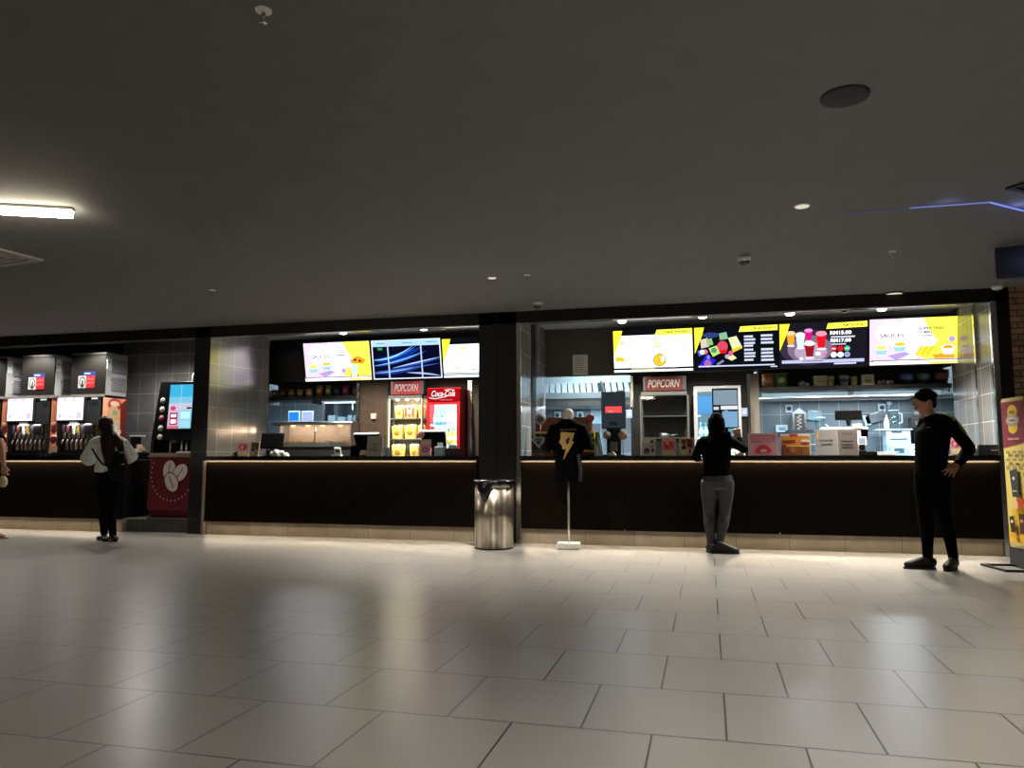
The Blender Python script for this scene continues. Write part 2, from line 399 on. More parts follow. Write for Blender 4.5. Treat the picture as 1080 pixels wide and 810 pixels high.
# square air diffuser at left
t = thing('air_vent', 'pale square ceiling air vent at the left edge', 'air vent', (-6.56, 5.62, ZC), R(-8), 'square air vents')
def ring(m, a, b, z0, z1, mat):
    for sx, sy in ((0, -1), (0, 1)): m.bx(-a, a, sy*(a+b)/2-abs(a-b)/2, sy*(a+b)/2+abs(a-b)/2, z0, z1, mat)
    for sx in (-1, 1): m.bx(sx*(a+b)/2-abs(a-b)/2, sx*(a+b)/2+abs(a-b)/2, -b, b, z0, z1, mat)
m = MB(); ring(m, .33, .25, -.02, 0, P('#9a9894', .5)); m.build('frame', t)
m = MB()
for q in (.22, .15, .08): ring(m, q, q-.045, -.022, -.006, P('#9a9894', .5))
m.bx(-.25, .25, -.25, .25, -.004, 0, BLACK); m.build('louvres', t)
p = onceil(1058, 199, ZC)
t = thing('air_vent', 'black square ceiling vent at the right edge', 'air vent', (p.x+.37, p.y-.07, ZC), R(38), 'square air vents')
m = MB(); ring(m, .26, .22, -.016, 0, P('#15140f', .6)); m.build('frame', t)
m = MB(); m.bx(-.22, .22, -.22, .22, -.004, 0, BLACK)
for i in range(7): m.bx(-.21, .21, -.19+i*.06, -.165+i*.06, -.012, -.004, P('#15140f', .6))
m.build('louvres', t)
# blue light line: strip on the right; its fading reflection built as glowing tubes
t = thing('led_strip', 'thin blue light line bending into its fading reflection on the ceiling at right', 'led strip', (2.1, 6.28, ZC))
d2 = V((.75, .66, 0)); blue = E('#7f93ff', 1.1)
m = MB(); m.tube([(0, 0, -.012), tuple(d2*1.8+V((0, 0, -.012)))], .0055, blue, 6); m.build('light_line', t)
m = MB(); m.tube([(-.55, .0, -.010), (0, 0, -.012)], .005, E('#8492e8', .7), 6); m.build('light_line', t)  # dimmer glowing tube stands in for the strip's reflection
m = MB(); m.tube([(-1.0, .01, -.008), (-.55, 0, -.010)], .0035, E('#6a74b0', .25), 6); m.build('light_line', t)  # faint end of that reflection, also put in as glow
for x, y, e in ((.25, .22, .35), (.7, .62, .4), (-.3, 0, .12)):
    lamp('POINT', 'blue_glow', (2.1+x, 6.28+y-.07, ZC-.06), e, (.3, .4, 1), .03)
# hanging display at the right edge
t = thing('hanging_display', 'dark blue hanging display panel at the upper right edge', 'display', (3.02, 7.5, 2.80), R(-8))
MB().bx(-.48, .48, -.03, .03, -.14, .14, P('#0c1022', .35)).build('housing', t, None, .006)
MB().bx(-.455, .455, -.034, -.029, -.12, .12, P('#070a16', .3)).build('screen', t)
m = MB(); m.bx(-.03, .03, -.02, .02, .14, ZC-2.80, BLACK); m.build('mount', t)

# bay downlights: recessed lamps over the counters
BL = [(362, 350, 'bright spot lamp above the left sauces menu board'), (447, 346, 'bright spot lamp above the blue streaked screen'),
      (656, 338, 'bright spot lamp above the hot snacks menu board'), (741, 333, 'bright spot lamp between hot snacks and packet snacks boards'),
      (833, 330, 'bright spot lamp between packet snacks and soda boards'), (930, 325, 'bright spot lamp between soda and right sauces boards')]
for px, py, lb in BL:
    p = at(px, py, 10.05)
    t = thing('spot_lamp', lb, 'spot lamp', (p.x, 10.05, 3.0), 0, 'spot lamps above the counters')
    zt = p.z-3.0
    MB().lathe([(.001, 0), (.065, 0), (.068, zt+.01), (.072, zt), (.06, zt-.004), (.001, zt-.002)], WHITE, 20).build('housing', t)
    MB().lathe([(.001, zt-.003), (.06, zt-.003), (.045, zt-.03), (.001, zt-.04)], E('#fff3d8', 14), 16).build('lens', t)
    lamp('SPOT', 'spot_beam', (p.x, 10.05, p.z-.06), 300, (1, .95, .85), .04, spot=R(120), blend=.6)
for px, py, lb in ((338, 352, 'small white dome camera above the left sauces menu board'), (468, 347, 'small white dome camera above the gap right of the blue screen'), (890, 329, 'small white dome camera above the soda menu board')):
    p = at(px, py, 9.95)
    t = thing('dome_camera', lb, 'camera', (p.x, 9.95, 3.0), 0, 'dome security cameras')
    zt = p.z-3.0+.03
    MB().lathe([(.001, 0), (.02, 0), (.02, zt+.03), (.05, zt+.02), (.05, zt), (.001, zt)], WHITE, 20).build('base', t)
    MB().lathe([(.044, zt), (.04, zt-.025), (.022, zt-.045), (.001, zt-.05)], P('#17181a', .15), 20).build('dome', t)
    m = MB(); m.tube([(-.046, 0, zt-.005), (-.03, -.03, zt-.035), (.0, -.04, zt-.045), (.03, -.03, zt-.035), (.046, 0, zt-.005)], .006, WHITE, 6); m.build('bracket', t)

# ------------------------------------------------------------------ menu boards
S = 1.25
W_ = E('#ffffff', 1.9); WL = E('#f6f2ff', 2.2); YEL = E('#f6f03a', 1.5); YEL2 = E('#fbf24a', 1.9); NAVY = E('#14161f', .6); TXTD = E('#3a3a3a', .6); PINK = E('#e4c4f0', 1.6)
CYAN = E('#9fd3ec', S); ORA = E('#f0a02c', S); RED = E('#e01422', S); LIL = E('#b9a0dc', S); GRN = E('#6fcf97', S); BLU = E('#2424c8', S); PALE = E('#cfd6ee', 1.2)
LAV = E('#d9d4f4', 1.4); GR2 = E('#8a8a92', .9); MAG = E('#d6157e', S); BRN = E('#5a1518', .8); GLD = E('#f3c62b', S); DKP = E('#4a3d52', .7); DKP2 = E('#8f7c98', .9); DKP3 = E('#c3aec8', 1.0); MINT = E('#c8f0e0', 1.4)
def board(name, label, cx, cz, Y, w, h, items, tilt=R(13)):
    t = thing('menu_screen', label, 'menu screen', (cx, Y, cz), 0, 'menu screens above the counters', tilt)
    MB().bx(-w/2, w/2, 0, .055, -h/2, h/2, BLACK).build('housing', t, None, .004)
    m = MB(); m.art(w*.982, h*.97, items); m.build('display', t)
    MB().bx(-.12, .12, .05, .1, -.12, .12, BLACK).bx(-.02, .02, .08, .20, -.02, .02, STEELD).build('wall_mount', t)
    return t
def bowl(cx, cy, s, fill, asp=1.78):
    return [('p', [(cx-.10*s, cy), (cx+.10*s, cy), (cx+.07*s, cy+.20*s), (cx-.07*s, cy+.20*s)], CYAN), ('c', cx, cy, .105*s, .075*s, W_), ('c', cx, cy-.005, .085*s, .055*s, fill)]
def bars(x, ys, w, h, mat, jit=.3):
    rr = random.Random(int(x*1000)); return [('r', x, y-h/2, x+w*(1-jit*rr.random()), y+h/2, mat) for y in ys]
def footer(dark=True):
    return [('r', .0, .89, 1, .925, NAVY), ('r', .01, .90, .98, .918, E('#6c6c86', .8)), ('r', .0, .935, 1, .985, W_)]
def corner():
    return [('p', [(0, .02), (.12, .02), (.09, .22), (.0, .62)], YEL), ('t', '25', .055, .09, .03, .05, E('#9c9a20', .7))]
sn = [('r', 0, 0, 1, 1, NAVY), ('r', 0, .14, 1, .9, W_)]+corner()+[('p', [(.56, .03), (1, .02), (1, .16), (.53, .16)], YEL2), ('t', 'SNEK PANAS', .80, .09, .32, .055, E('#4a480c', .5), 0, .03),
      ('p', [(.02, .66), (.06, .62), (.13, .66), (.14, .74), (.02, .75)], GLD), ('p', [(.5, .40), (.56, .27), (.63, .40)], E('#f7eb9a', 1.6)), ('r', .5, .41, .62, .43, E('#a8a274', .9)),
      ('c', .585, .73, .082, .15, E('#5a5a30', .8)), ('c', .585, .73, .074, .135, GLD), ('c', .62, .70, .03, .07, W_), ('p', [(.56, .8), (.61, .62), (.62, .64), (.58, .8)], ORA),
      ('c', .11, .31, .035, .04, E('#e8dd7a', 1.3))]+bars(.22, [.27, .44, .62, .80], .2, .012, E('#c2c2c8', 1.2))+bars(.74, [.24, .42, .60, .78], .2, .014, E('#b4b4bc', 1.2))
sn += [('r', 0, .905, 1, .935, NAVY), ('r', .22, .9, .52, .935, E('#c9c877', 1.0)), ('r', .52, .905, .8, .925, E('#8d9096', .9)), ('r', 0, .945, 1, .995, W_)]
kd = [('r', 0, 0, 1, 1, NAVY)]+corner()+[('p', [(.56, .03), (1, .02), (1, .14), (.54, .15)], YEL2), ('t', 'KUDAPAN', .84, .08, .24, .055, E('#4a480c', .5), 0, .03),
      ('c', .20, .20, .10, .06, E('#3b4f8f', .8)), ('p', [(.30, .17), (.39, .14), (.41, .30), (.31, .32)], E('#8fc9a0', 1.0)), ('p', [(.07, .3), (.16, .26), (.18, .46), (.08, .5)], E('#d8c8bc', 1.2)), ('p', [(.14, .3), (.21, .27), (.23, .42), (.16, .44)], E('#9ccf8c', 1)),
      ('p', [(.41, .28), (.51, .24), (.58, .50), (.47, .60)], E('#d9e6b0', 1.3)), ('p', [(.45, .53), (.575, .47), (.58, .52), (.47, .61)], GLD), ('c', .34, .47, .065, .13, E('#d4465e', S)), ('p', [(.28, .55), (.40, .54), (.38, .63), (.29, .62)], RED),
      ('p', [(.17, .50), (.27, .44), (.31, .62), (.22, .70)], E('#b7d96e', S)), ('c', .235, .55, .035, .06, E('#4fa87c', 1)), ('p', [(.03, .55), (.14, .51), (.15, .62), (.05, .68)], E('#4a62d8', S)), ('c', .13, .58, .03, .05, E('#e86a82', S)), ('c', .09, .58, .03, .05, W_),
      ('p', [(.03, .94), (.14, .64), (.26, .78), (.19, .93)], BLU), ('c', .155, .85, .045, .09, E('#b86ac0', 1)), ('c', .165, .70, .02, .05, E('#7d86e8', S)), ('p', [(.26, .86), (.34, .77), (.36, .81), (.28, .90)], E('#8b8bc8', 1)), ('c', .40, .70, .035, .05, E('#c7b4d6', 1)), ('p', [(.39, .74), (.46, .66), (.51, .74), (.45, .80)], E('#e8e2a0', S)),
      ('c', .44, .62, .03, .05, E('#e05a86', S))]
kd += bars(.60, [.26, .33, .41, .47, .56, .64, .71, .79], .15, .045, PALE)+bars(.80, [.25, .33, .41, .56, .64, .72, .80], .15, .048, PALE, .12)+[('r', .04, .895, .96, .925, PALE), ('r', .91, .94, .99, .965, PALE)]
def glassd(cx, cy, w, h, liq, foam): return [('p', [(cx-w, cy-h), (cx+w, cy-h), (cx+w*.6, cy+h), (cx-w*.6, cy+h)], liq), ('c', cx, cy-h, w*1.05, h*.35, foam), ('c', cx, cy+h, w*.9, h*.16, E('#f3dce8', 1.4))]
so = [('r', 0, 0, 1, 1, E('#262430', .6)), ('c', .33, .56, .33, .40, DKP), ('c', .35, .6, .26, .31, DKP2), ('c', .36, .66, .19, .22, DKP3)]+corner()+[('p', [(.56, .04), (1, .02), (1, .14), (.54, .16)], YEL2), ('t', 'AIR SODA', .84, .09, .24, .055, E('#4a480c', .5), 0, .03)]
so += glassd(.13, .37, .05, .14, ORA, E('#f7c08a', 1.5))+glassd(.24, .42, .052, .15, MINT, W_)+glassd(.335, .30, .045, .12, MAG, E('#f08ad0', 1.5))+glassd(.48, .43, .06, .17, RED, E('#ff8aa0', 1.5))+glassd(.345, .63, .06, .16, E('#a01828', 1), E('#f4d8d0', 1.5))
so += [('c', .44, .70, .03, .04, W_), ('c', .52, .72, .022, .03, E('#f060a0', S)), ('c', .25, .80, .02, .03, W_), ('t', 'RM15.00', .70, .25, .24, .08, W_, 0, .03), ('r', .59, .325, .86, .36, PALE), ('t', 'RM17.00', .70, .42, .23, .08, W_, 0, .03), ('r', .59, .49, .76, .515, PALE)]
for i, (a_, b_) in enumerate(((E('#e02040', S), W_), (RED, RED), (E('#52b98e', S), MINT))): so += [('c', .62+.075*i, .60, .034, .06, a_), ('r', .60+.075*i, .59, .64+.075*i, .61, b_), ('c', .62+.075*i, .735, .034, .06, (W_, W_, E('#8fa8d0', S))[i]), ('r', .605+.075*i, .725, .635+.075*i, .745, E('#a0607a', .9))]
so += [('r', .02, .83, .96, .90, E('#b9bde0', 1.3)), ('r', .25, .85, .5, .865, E('#55586e', .7)), ('r', .62, .91, .87, .945, PALE)]
def sauces(extra, fries):
    it = [('r', 0, 0, 1, 1, PINK), ('c', .24, .30, .17, .26, W_), ('p', [(.38, 0), (.7, 0), (.72, .3), (.60, .75), (.5, .9), (.38, .9)], E('#f2f6fb', 1.7)), ('p', [(.60, 0), (1, 0), (1, .9), (.58, .9), (.62, .72), (.76, .5), (.68, .3)], YEL2), ('c', .62, .52, .12, .16, W_),
          ('t', 'SAUCES', .25, .36, .27, .085, E('#b8506c', .5), 0, .03), ('r', .18, .26, .31, .275, E('#e6b6c2', 1.2)), ('p', [(.20, .80), (.40, .72), (.46, .78), (.3, .9)], LIL)]
    it += bowl(.13, .62, .75, E('#f4e24a', 1.4))+bowl(.34, .56, .75, GLD)
    it += extra
    if fries:
        for k in range(9): it.append(('p', [(.51+.02*k, .80), (.57+.022*k, .60+.01*(k % 3)), (.60+.022*k, .62), (.56+.02*k, .84)], (GLD, YEL, E('#f5d84a', 1.4))[k % 3]))
        it += [('p', [(.70, .80), (.92, .75), (.95, .88), (.72, .88)], ORA), ('c', .87, .66, .075, .075, W_), ('c', .87, .65, .055, .05, ORA), ('p', [(.80, .67), (.94, .67), (.92, .80), (.82, .80)], E('#e6e0ee', 1.5)), ('c', .91, .47, .035, .065, LIL)]
    else:
        it += [('p', [(.70, .48), (.82, .36), (.94, .46), (.90, .58), (.72, .56)], ORA), ('c', .78, .47, .02, .03, BRN), ('c', .85, .50, .02, .03, BRN), ('p', [(.70, .60), (.82, .60), (.80, .82), (.72, .82)], E('#bfe0ea', 1.4)), ('c', .60, .74, .035, .06, LIL), ('r', .70, .84, .82, .90, E('#5a5f70', .7)), ('r', .715, .85, .80, .895, W_)]
    it += [('r', 0, .885, 1, .915, E('#b4a8d8', 1.2)), ('r', .02, .895, .95, .905, E('#4a4658', .7)), ('r', 0, .915, 1, .99, W_), ('r', .66, .945, 1, .99, YEL2), ('r', .0, .915, .04, .93, NAVY), ('r', .96, .915, 1, .93, NAVY)]
    return it
TX = E('#50535c', .5)
sa = sauces([('t', 'SUPER FRIES', .69, .23, .28, .06, TX, 0, .03), ('t', 'COMBO', .62, .31, .16, .055, TX, 0, .03), ('r', .54, .375, .69, .395, TX), ('r', .54, .47, .78, .478, LIL), ('r', .54, .51, .64, .522, TX)], True)
sb = sauces([('t', 'NEW CHICKEN BITES', .67, .19, .30, .045, TX, 0, .0), ('t', 'COMBO', .56, .26, .14, .045, TX, 0, .0), ('r', .50, .325, .63, .345, TX), ('r', .50, .42, .58, .43, TX), ('r', .50, .49, .60, .5, TX)], False)
de = [('r', 0, 0, 1, 1, E('#dfe6f6', 1.5)), ('r', .015, .16, .985, .975, E('#0a0f2c', .8)), ('r', .015, .015, .985, .155, E('#a9d4f2', 1.3)), ('r', .08, .075, .2, .09, E('#5a86a8', .8)), ('r', .45, .075, .6, .09, E('#5a86a8', .8)), ('r', .8, .075, .95, .09, E('#5a86a8', .8)), ('r', .09, .19, .16, .25, E('#2fae5a', 1))]
def streak(pts, wd, mat):
    up = [(u, v-wd/2*(1-abs(2*i/(len(pts)-1)-1)**2)) for i, (u, v) in enumerate(pts)]; dn = [(u, v+wd/2*(1-abs(2*i/(len(pts)-1)-1)**2)+.004) for i, (u, v) in enumerate(pts)]
    return ('p', up+dn[::-1], mat)
def arc(u0, v0, u1, v1, sag, n=10): return [(u0+(u1-u0)*i/n, v0+(v1-v0)*i/n+sag*4*(i/n)*(1-i/n)) for i in range(n+1)]
for a_ in ((.02, .52, .75, .18, .10, .16, '#123a9a', .9), (.02, .48, .66, .17, .09, .08, '#2a6fe0', 1.2), (.02, .50, .60, .17, .09, .03, '#9cc8ff', 1.6), (.02, .66, .80, .30, .05, .09, '#1c4fb8', 1), (.02, .64, .74, .33, .05, .03, '#7fb0ff', 1.4),
           (.30, .72, .985, .50, .0, .08, '#2f55b8', 1), (.30, .71, .985, .47, .0, .025, '#b4c8ff', 1.4), (.02, .80, .985, .62, .02, .04, '#3f62c8', 1), (.02, .86, .7, .72, .03, .07, '#1d3f98', 1), (.02, .83, .6, .72, .02, .025, '#8fb4f8', 1.3), (.50, .84, .985, .94, -.02, .04, '#a8b8e8', 1.3)):
    de.append(streak(arc(*a_[:5]), a_[5], E(a_[6], a_[7])))
de += [('r', .235, .02, .255, .98, E('#b7c6e6', 1.3)), ('r', .715, .02, .735, .98, E('#b7c6e6', 1.3))]
wb = [('r', 0, 0, 1, 1, NAVY), ('r', .0, .16, 1, .9, W_)]+corner()+[('p', [(.22, .3), (.27, .22), (.33, .24), (.37, .31)], E('#efe3a0', 1.4)), ('c', .26, .52, .045, .13, E('#d6efe8', 1.6)), ('t', 'RM 12.00', .34, .70, .14, .05, E('#4a4a5a', .7)), ('r', .34, .40, .46, .415, TX), ('r', .40, .78, .48, .80, TX), ('p', [(.14, .78), (.22, .70), (.24, .73), (.17, .79)], E('#f0c090', 1.3)), ('r', 0, .86, 1, .89, E('#9fb4b4', 1)), ('r', 0, .92, 1, .985, E('#dfeee6', 1.6)), ('r', 0, .90, .5, .91, E('#38505a', .6))]
Ym = 10.87
w, h = 1.12, .625
board('', 'menu screen with hot snacks on white, leftmost of the row of four boards', -.715, 2.595, Ym, w, h, sn)
board('', 'dark menu screen with snack packets and columns of prices', .415, 2.595, Ym, w, h, kd)
board('', 'dark menu screen with soda glasses and RM prices', 1.54, 2.595, Ym, w, h, so)
board('', 'menu screen with sauces and yellow fries combo, rightmost in the row of four', 2.655, 2.595, Ym, 1.09, h, sa)
w = 1.15
board('', 'menu screen with sauces, lilac and yellow, over the left pass-through', -5.61, 2.59, Ym, w, h, sb)
board('', 'screen showing blue light streaks under a pale blue bar', -4.445, 2.59, Ym, w, h, de)
board('', 'white menu screen with yellow corner partly hidden by the pillar', -3.285, 2.58, Ym, w, h, wb)
# ------------------------------------------------------------------ back fixtures
CT = 1.10   # counter top height
def popsign(m, w, h, col):
    m.bx(-w/2, w/2, -.05, .05, 0, h, P('#7d1f22', .45) if col else P('#5a1d1a', .5))
    m.bx(-w/2-.03, -w/2, -.05, .05, 0, h, STEELD); m.bx(w/2, w/2+.05, -.05, .05, 0, h, STEELD)
def popcorn_case(x0, x1, yf, zt, label, lit):
    t = thing('popcorn_warmer', label, 'popcorn warmer', ((x0+x1)/2, yf, 0)); hw = (x1-x0)/2
    fr = P('#8d8a84', .35, .8); D = .28
    MB().bx(-hw, hw, 0, D, 0, 1.0, P('#2a2625', .5)).build('base_cabinet', t)
    m = MB()
    for sx in (-1, 1):
        for y in (.015, D-.015): m.bx(sx*hw-.02 if sx > 0 else -hw, hw if sx > 0 else -hw+.02, y-.015, y+.015, 1.0, zt, fr)
    m.bx(-hw, hw, 0, D, zt-.05, zt, fr); m.bx(-hw, hw, 0, D, 1.0, 1.06, fr)
    m.build('frame', t)
    MB().bx(-hw+.02, hw-.02, D-.012, D-.004, 1.06, zt-.05, P('#5b4e40', .6) if lit else P('#1d1a18', .6)).build('back_wall', t)
    zs = [1.06, 1.06+(zt-1.11)*.34, 1.06+(zt-1.11)*.68]
    for z in zs[1:]: MB().bx(-hw+.02, hw-.02, .03, D-.02, z-.012, z, P('#a39a88', .4, .3) if lit else fr).build('shelf', t)
    MB().bx(-hw+.02, hw-.02, .004, .01, 1.06, zt-.05, GLASS).build('glass_front', t)
    s = MB(); popsign(s, hw*1.55, .20, lit)
    sg = s.build('sign', t, (0, .1, zt+.02))
    MB().text('POPCORN', 0, .10, -.053, hw*1.32, .115, E('#f4dcd4', .7) if lit else P('#a39c96', .5), None, .22, .022).build('lettering', sg)
    if lit:
        for i in (-1, 0, 1):
            MB().lathe([(.001, 0), (.03, 0), (.022, -.02), (.001, -.024)], E('#fff0c8', 12), 14, Matrix.Translation((i*hw*.55, .09, zt-.05))).build('lamp', t)
            lamp('POINT', 'warmer_light', ((x0+x1)/2+i*hw*.55, yf+.06, zt-.11), 3.5, (1, .9, .7), .03)
        for z in zs: lamp('AREA', 'shelf_light', ((x0+x1)/2, yf+.06, z+.26), 4.5, (1, .9, .7), hw*1.6, .04)
        m = MB()
        for sx in (-1, 1): m.bx(sx*(hw-.03)-.006, sx*(hw-.03)+.006, .02, .032, 1.06, zt-.05, E('#ffe9b0', 3))
        m.build('light_strip', t)
    return t, zs
xa, xb = xat(408, 10.72), xat(446, 10.72)
t, zs = popcorn_case(xa, xb, 10.72, zat(427, 417, 10.72), 'lit popcorn warmer holding yellow boxes, left of the red drinks fridge', True)
def popbox(x, y, z, w, h, label, red=False):
    t = thing('popcorn_box', label, 'popcorn box', (x, y, z), 0, 'popcorn boxes in the lit warmer')
    m = MB(); m.add([(-w*.42, -.04, 0), (w*.42, -.04, 0), (w*.42, .04, 0), (-w*.42, .04, 0), (-w/2, -.05, h), (w/2, -.05, h), (w/2, .05, h), (-w/2, .05, h)], [(0, 3, 2, 1), (4, 5, 6, 7), (0, 1, 5, 4), (1, 2, 6, 5), (2, 3, 7, 6), (3, 0, 4, 7)], P('#f2d878' if not red else '#ecca90', .6))
    if red:
        for u in (-.3, .0, .3): m.bx(w*u-w*.07, w*u+w*.07, -.052, -.049, h*.12, h*.95, P('#c23a20', .6))
        m.ell((0, -.045, h*.5), w*.22, .012, h*.2, P('#f4e6d0', .6))
    else: m.ell((0, -.046, h*.5), w*.26, .006, h*.22, P('#d98a1e', .6))
    m.build('carton', t)
    m = MB(); rr = random.Random(int(x*999+z*77))
    for i in range(14): m.ell((rr.uniform(-.4, .4)*w, rr.uniform(-.03, .03), h+rr.uniform(-.005, .012)), .014, .014, .012, P('#f6e7a6', .7), 7, 5)
    m.build('popcorn', t)
def bxp(px, py): return at(px, py, 10.83)
for z, row in ((zs[0], [(421, .19, .21, 'yellow popcorn box at bottom left of the lit warmer'), (438, .13, .21, 'yellow popcorn box at bottom right of the lit warmer')]),
               (zs[1], [(420, .17, .19, 'yellow popcorn box at the left of the middle warmer shelf'), (433.5, .18, .19, 'yellow popcorn box at the centre of the middle warmer shelf'), (445, .09, .19, 'slim yellow popcorn box at the right end of the middle warmer shelf')]),
               (zs[2], [(421.5, .12, .18, 'plain tan popcorn box at the left of the top warmer shelf'), (433, .20, .18, 'red striped popcorn box in the middle of the top warmer shelf'), (445, .08, .18, 'slim popcorn box at the right end of the top warmer shelf')])):
    for px, w, h, lb in row: popbox(xat(px, 10.84), 10.84, z, w, h, lb, 'striped' in lb)
xa, xb = xat(675, 10.85), xat(726.5, 10.85)
t, zs2 = popcorn_case(xa, xb, 10.85, zat(700, 413, 10.85), 'unlit dark popcorn warmer under the grey lettered popcorn sign', False)
def popped(x, y, z, label):
    t = thing('popcorn_scoop', label, 'scoop', (x, y, z), R(25))
    m = MB(); m.loft([(-.09, 0, .05), (-.02, 0, .045), (.05, 0, .04)], [(.05, .03), (.045, .03), (.02, .015)], STEEL, 12); m.build('bowl', t)
    MB().tube([(.05, 0, .04), (.15, 0, .055)], .012, STEEL, 8).build('handle', t)
popped((xa+xb)/2+.03, 10.98, zs2[1]-.011, 'metal scoop lying on a shelf in the unlit popcorn warmer')
t = thing('paper_cup_stack', 'pale stack of cups inside the unlit popcorn warmer at left', 'cups', (xat(684, 10.98), 10.98, zs2[0]), 0)
MB().lathe([(.001, 0), (.035, 0), (.05, .24), (.046, .24), (.001, .01)], P('#b8b4ab', .6), 18).build('cup', t)
m = MB()
for i in range(5): m.lathe([(.048, .05+i*.04), (.052, .055+i*.04), (.048, .06+i*.04)], P('#8f8b83', .6), 18)
m.build('rim', t)

# drinks fridges
def fridge(x0, x1, yf, zt, label, red):
    t = thing('drinks_fridge', label, 'fridge', ((x0+x1)/2, yf, 0)); hw = (x1-x0)/2; D = .28
    body = P('#b01218', .35) if red else P('#8c8e8e', .4, .3)
    hd = .22 if red else .05
    m = MB(); m.bx(-hw, -hw+.03, 0, D, 0, zt, body); m.bx(hw-.03, hw, 0, D, 0, zt, body); m.bx(-hw+.03, hw-.03, D-.03, D, 0, zt, body); m.bx(-hw+.03, hw-.03, 0, D-.03, 0, .35, body); m.bx(-hw+.03, hw-.03, 0, D-.03, zt-hd, zt, body); m.build('body', t)
    zz = zt-hd
    MB().bx(-hw+.03, hw-.03, D-.05, D-.032, .36, zz, E('#dff2fb', 1.5) if red else E('#8ec6e0', .7)).build('back_panel', t)
    n = 5
    levels = [.45+i*(zz-.5)/n for i in range(n)]
    for z in levels[1:]: MB().bx(-hw+.035, hw-.035, .03, D-.055, z-.012, z, P('#d8dadb', .4)).build('shelf', t)
    m = MB()
    for sx in (-1, 1): m.bx(sx*hw-.05 if sx > 0 else -hw+.0, hw if sx > 0 else -hw+.05, -.022, -.002, .36, zz, body if red else P('#8e9090', .4))
    m.bx(-hw+.05, hw-.05, -.022, -.002, .36, .4, body); m.bx(-hw+.05, hw-.05, -.022, -.002, zz-.03, zz, body)
    d = m.build('door', t)
    MB().bx(-hw+.05, hw-.05, -.014, -.009, .4, zz-.03, GLASS).build('glass_pane', d)
    MB().tube([(-hw+.025, -.03, .95), (-hw+.025, -.05, .97), (-hw+.025, -.05, 1.25), (-hw+.025, -.03, 1.27)], .01, CHROME, 8).build('handle', d)
    if red:
        m = MB(); m.bx(-hw+.01, hw-.01, -.025, 0, zz+.01, zt-.01, E('#d0101c', .75)); hsg = m.build('sign', t)
        m = MB(); zc = zz+hd*.55; y = -.028; wt = P('#ffffff', .5); we = E('#ffffff', 1.1)
        m.text('Coca-Cola', .0, zc+.012, y, .37, .09, we, None, .32, .018)
        m.tube([(-.22, y, zc-.05), (-.12, y, zc-.066), (-.02, y, zc-.045), (.05, y, zc-.035)], .0065, we, 6)
        m.tube([(.02, y, zc+.06), (.1, y, zc+.07), (.18, y, zc+.055)], .006, we, 6)
        m.build('lettering', hsg)
        MB().bx(-.05, .14, -.028, -.026, zz+.03, zz+.042, E('#f08a80', .8)).build('tagline', hsg)
    lamp('AREA', 'fridge_light', ((x0+x1)/2, yf+.02, zz-.02), 6 if red else 2, (.9, .97, 1), (x1-x0)*.8, .02, R(18), 0, 0)
    for sx in (-1, 1): lamp('AREA', 'fridge_light', ((x0+x1)/2+sx*((x1-x0)/2-.06), yf+.015, 1.45), 3.5 if red else 1.0, (.9, .97, 1), .02, .9, R(90), 0, sx*R(35))
    return t, levels
xa, xb = xat(450.5, 10.74), xat(485.5, 10.74)
ft, lv = fridge(xa, xb, 10.74, zat(468, 409, 10.74), 'tall red drinks fridge with white script sign, lit bottles inside', True)
def bottle(x, y, z, h, col, cap, label, group):
    t = thing('drink_bottle', label, 'bottle', (x, y, z), 0, group)
    r = h*.145
    MB().lathe([(.001, 0), (r, .004), (r, h*.55), (r*.9, h*.62), (r*.45, h*.8), (r*.42, h*.9), (.001, h*.9)], P(col, .25), 12).build('bottle_body', t)
    MB().lathe([(r*1.02, h*.25), (r*1.03, h*.26), (r*1.03, h*.48), (r*1.02, h*.49)], P('#ece6c8', .6), 12).build('bottle_label', t)
    MB().lathe([(.001, h*.88), (r*.5, h*.88), (r*.5, h), (.001, h)], P(cap, .5), 10).build('cap', t)
FG = 'bottles in the red fridge'; hw = (xb-xa)/2; xc = (xa+xb)/2
ords = ['first', 'second', 'third', 'fourth', 'fifth', 'sixth', 'seventh']
lvl = {2: 'lower', 3: 'middle', 4: 'top'}
for li in (2, 3):
    for i in range(6):
        col = '#8fd4e4' if i == 0 else '#f2c634'
        bottle(xc-hw*.66+i*hw*.27, 10.86, lv[li], .22, col, '#2f8fd0' if i < 1 else '#3f9a3a', ('blue bottle at the left end of' if i == 0 else 'yellow bottle, %s from left on' % ords[i])+' the %s visible red fridge shelf' % lvl[li], FG)
for i in range(3): bottle(xc-hw*.66+i*hw*.25, 10.86, lv[4], .22, '#59b6d4', '#3a8fd6', 'pale blue bottle, %s from left on the top red fridge shelf' % ords[i], FG)
for i in range(3): bottle(xc+hw*.12+i*hw*.26, 10.86, lv[4], .20, '#e8d8dc', '#8a3a5a', 'whitish bottle, %s from right on the top red fridge shelf' % ords[2-i], FG)
xa, xb = xat(732, 10.85), xat(782, 10.85)
ft, lv = fridge(xa, xb, 10.85, zat(757, 407, 10.85), 'grey drinks fridge with pale blue light behind the woman at the counter', False)
MB().bx(-.27, -.05, -.02, -.0215, lv[4]+.02, lv[4]+.26, P('#1d5a8c', .5)).build('poster', ft)
FG2 = 'bottles in the grey fridge'; xc = (xa+xb)/2; hw = (xb-xa)/2
for li, cc in ((2, '#bfd89a'), (3, '#8fd0dc')):
    for i in range(3): bottle(xc-hw*.72+i*hw*.22, 10.97, lv[li], .21, cc, '#e8f0f0', '%s bottle, %s from left in the grey fridge' % (('pale green', 'pale aqua')[li-2], ords[i]), FG2)
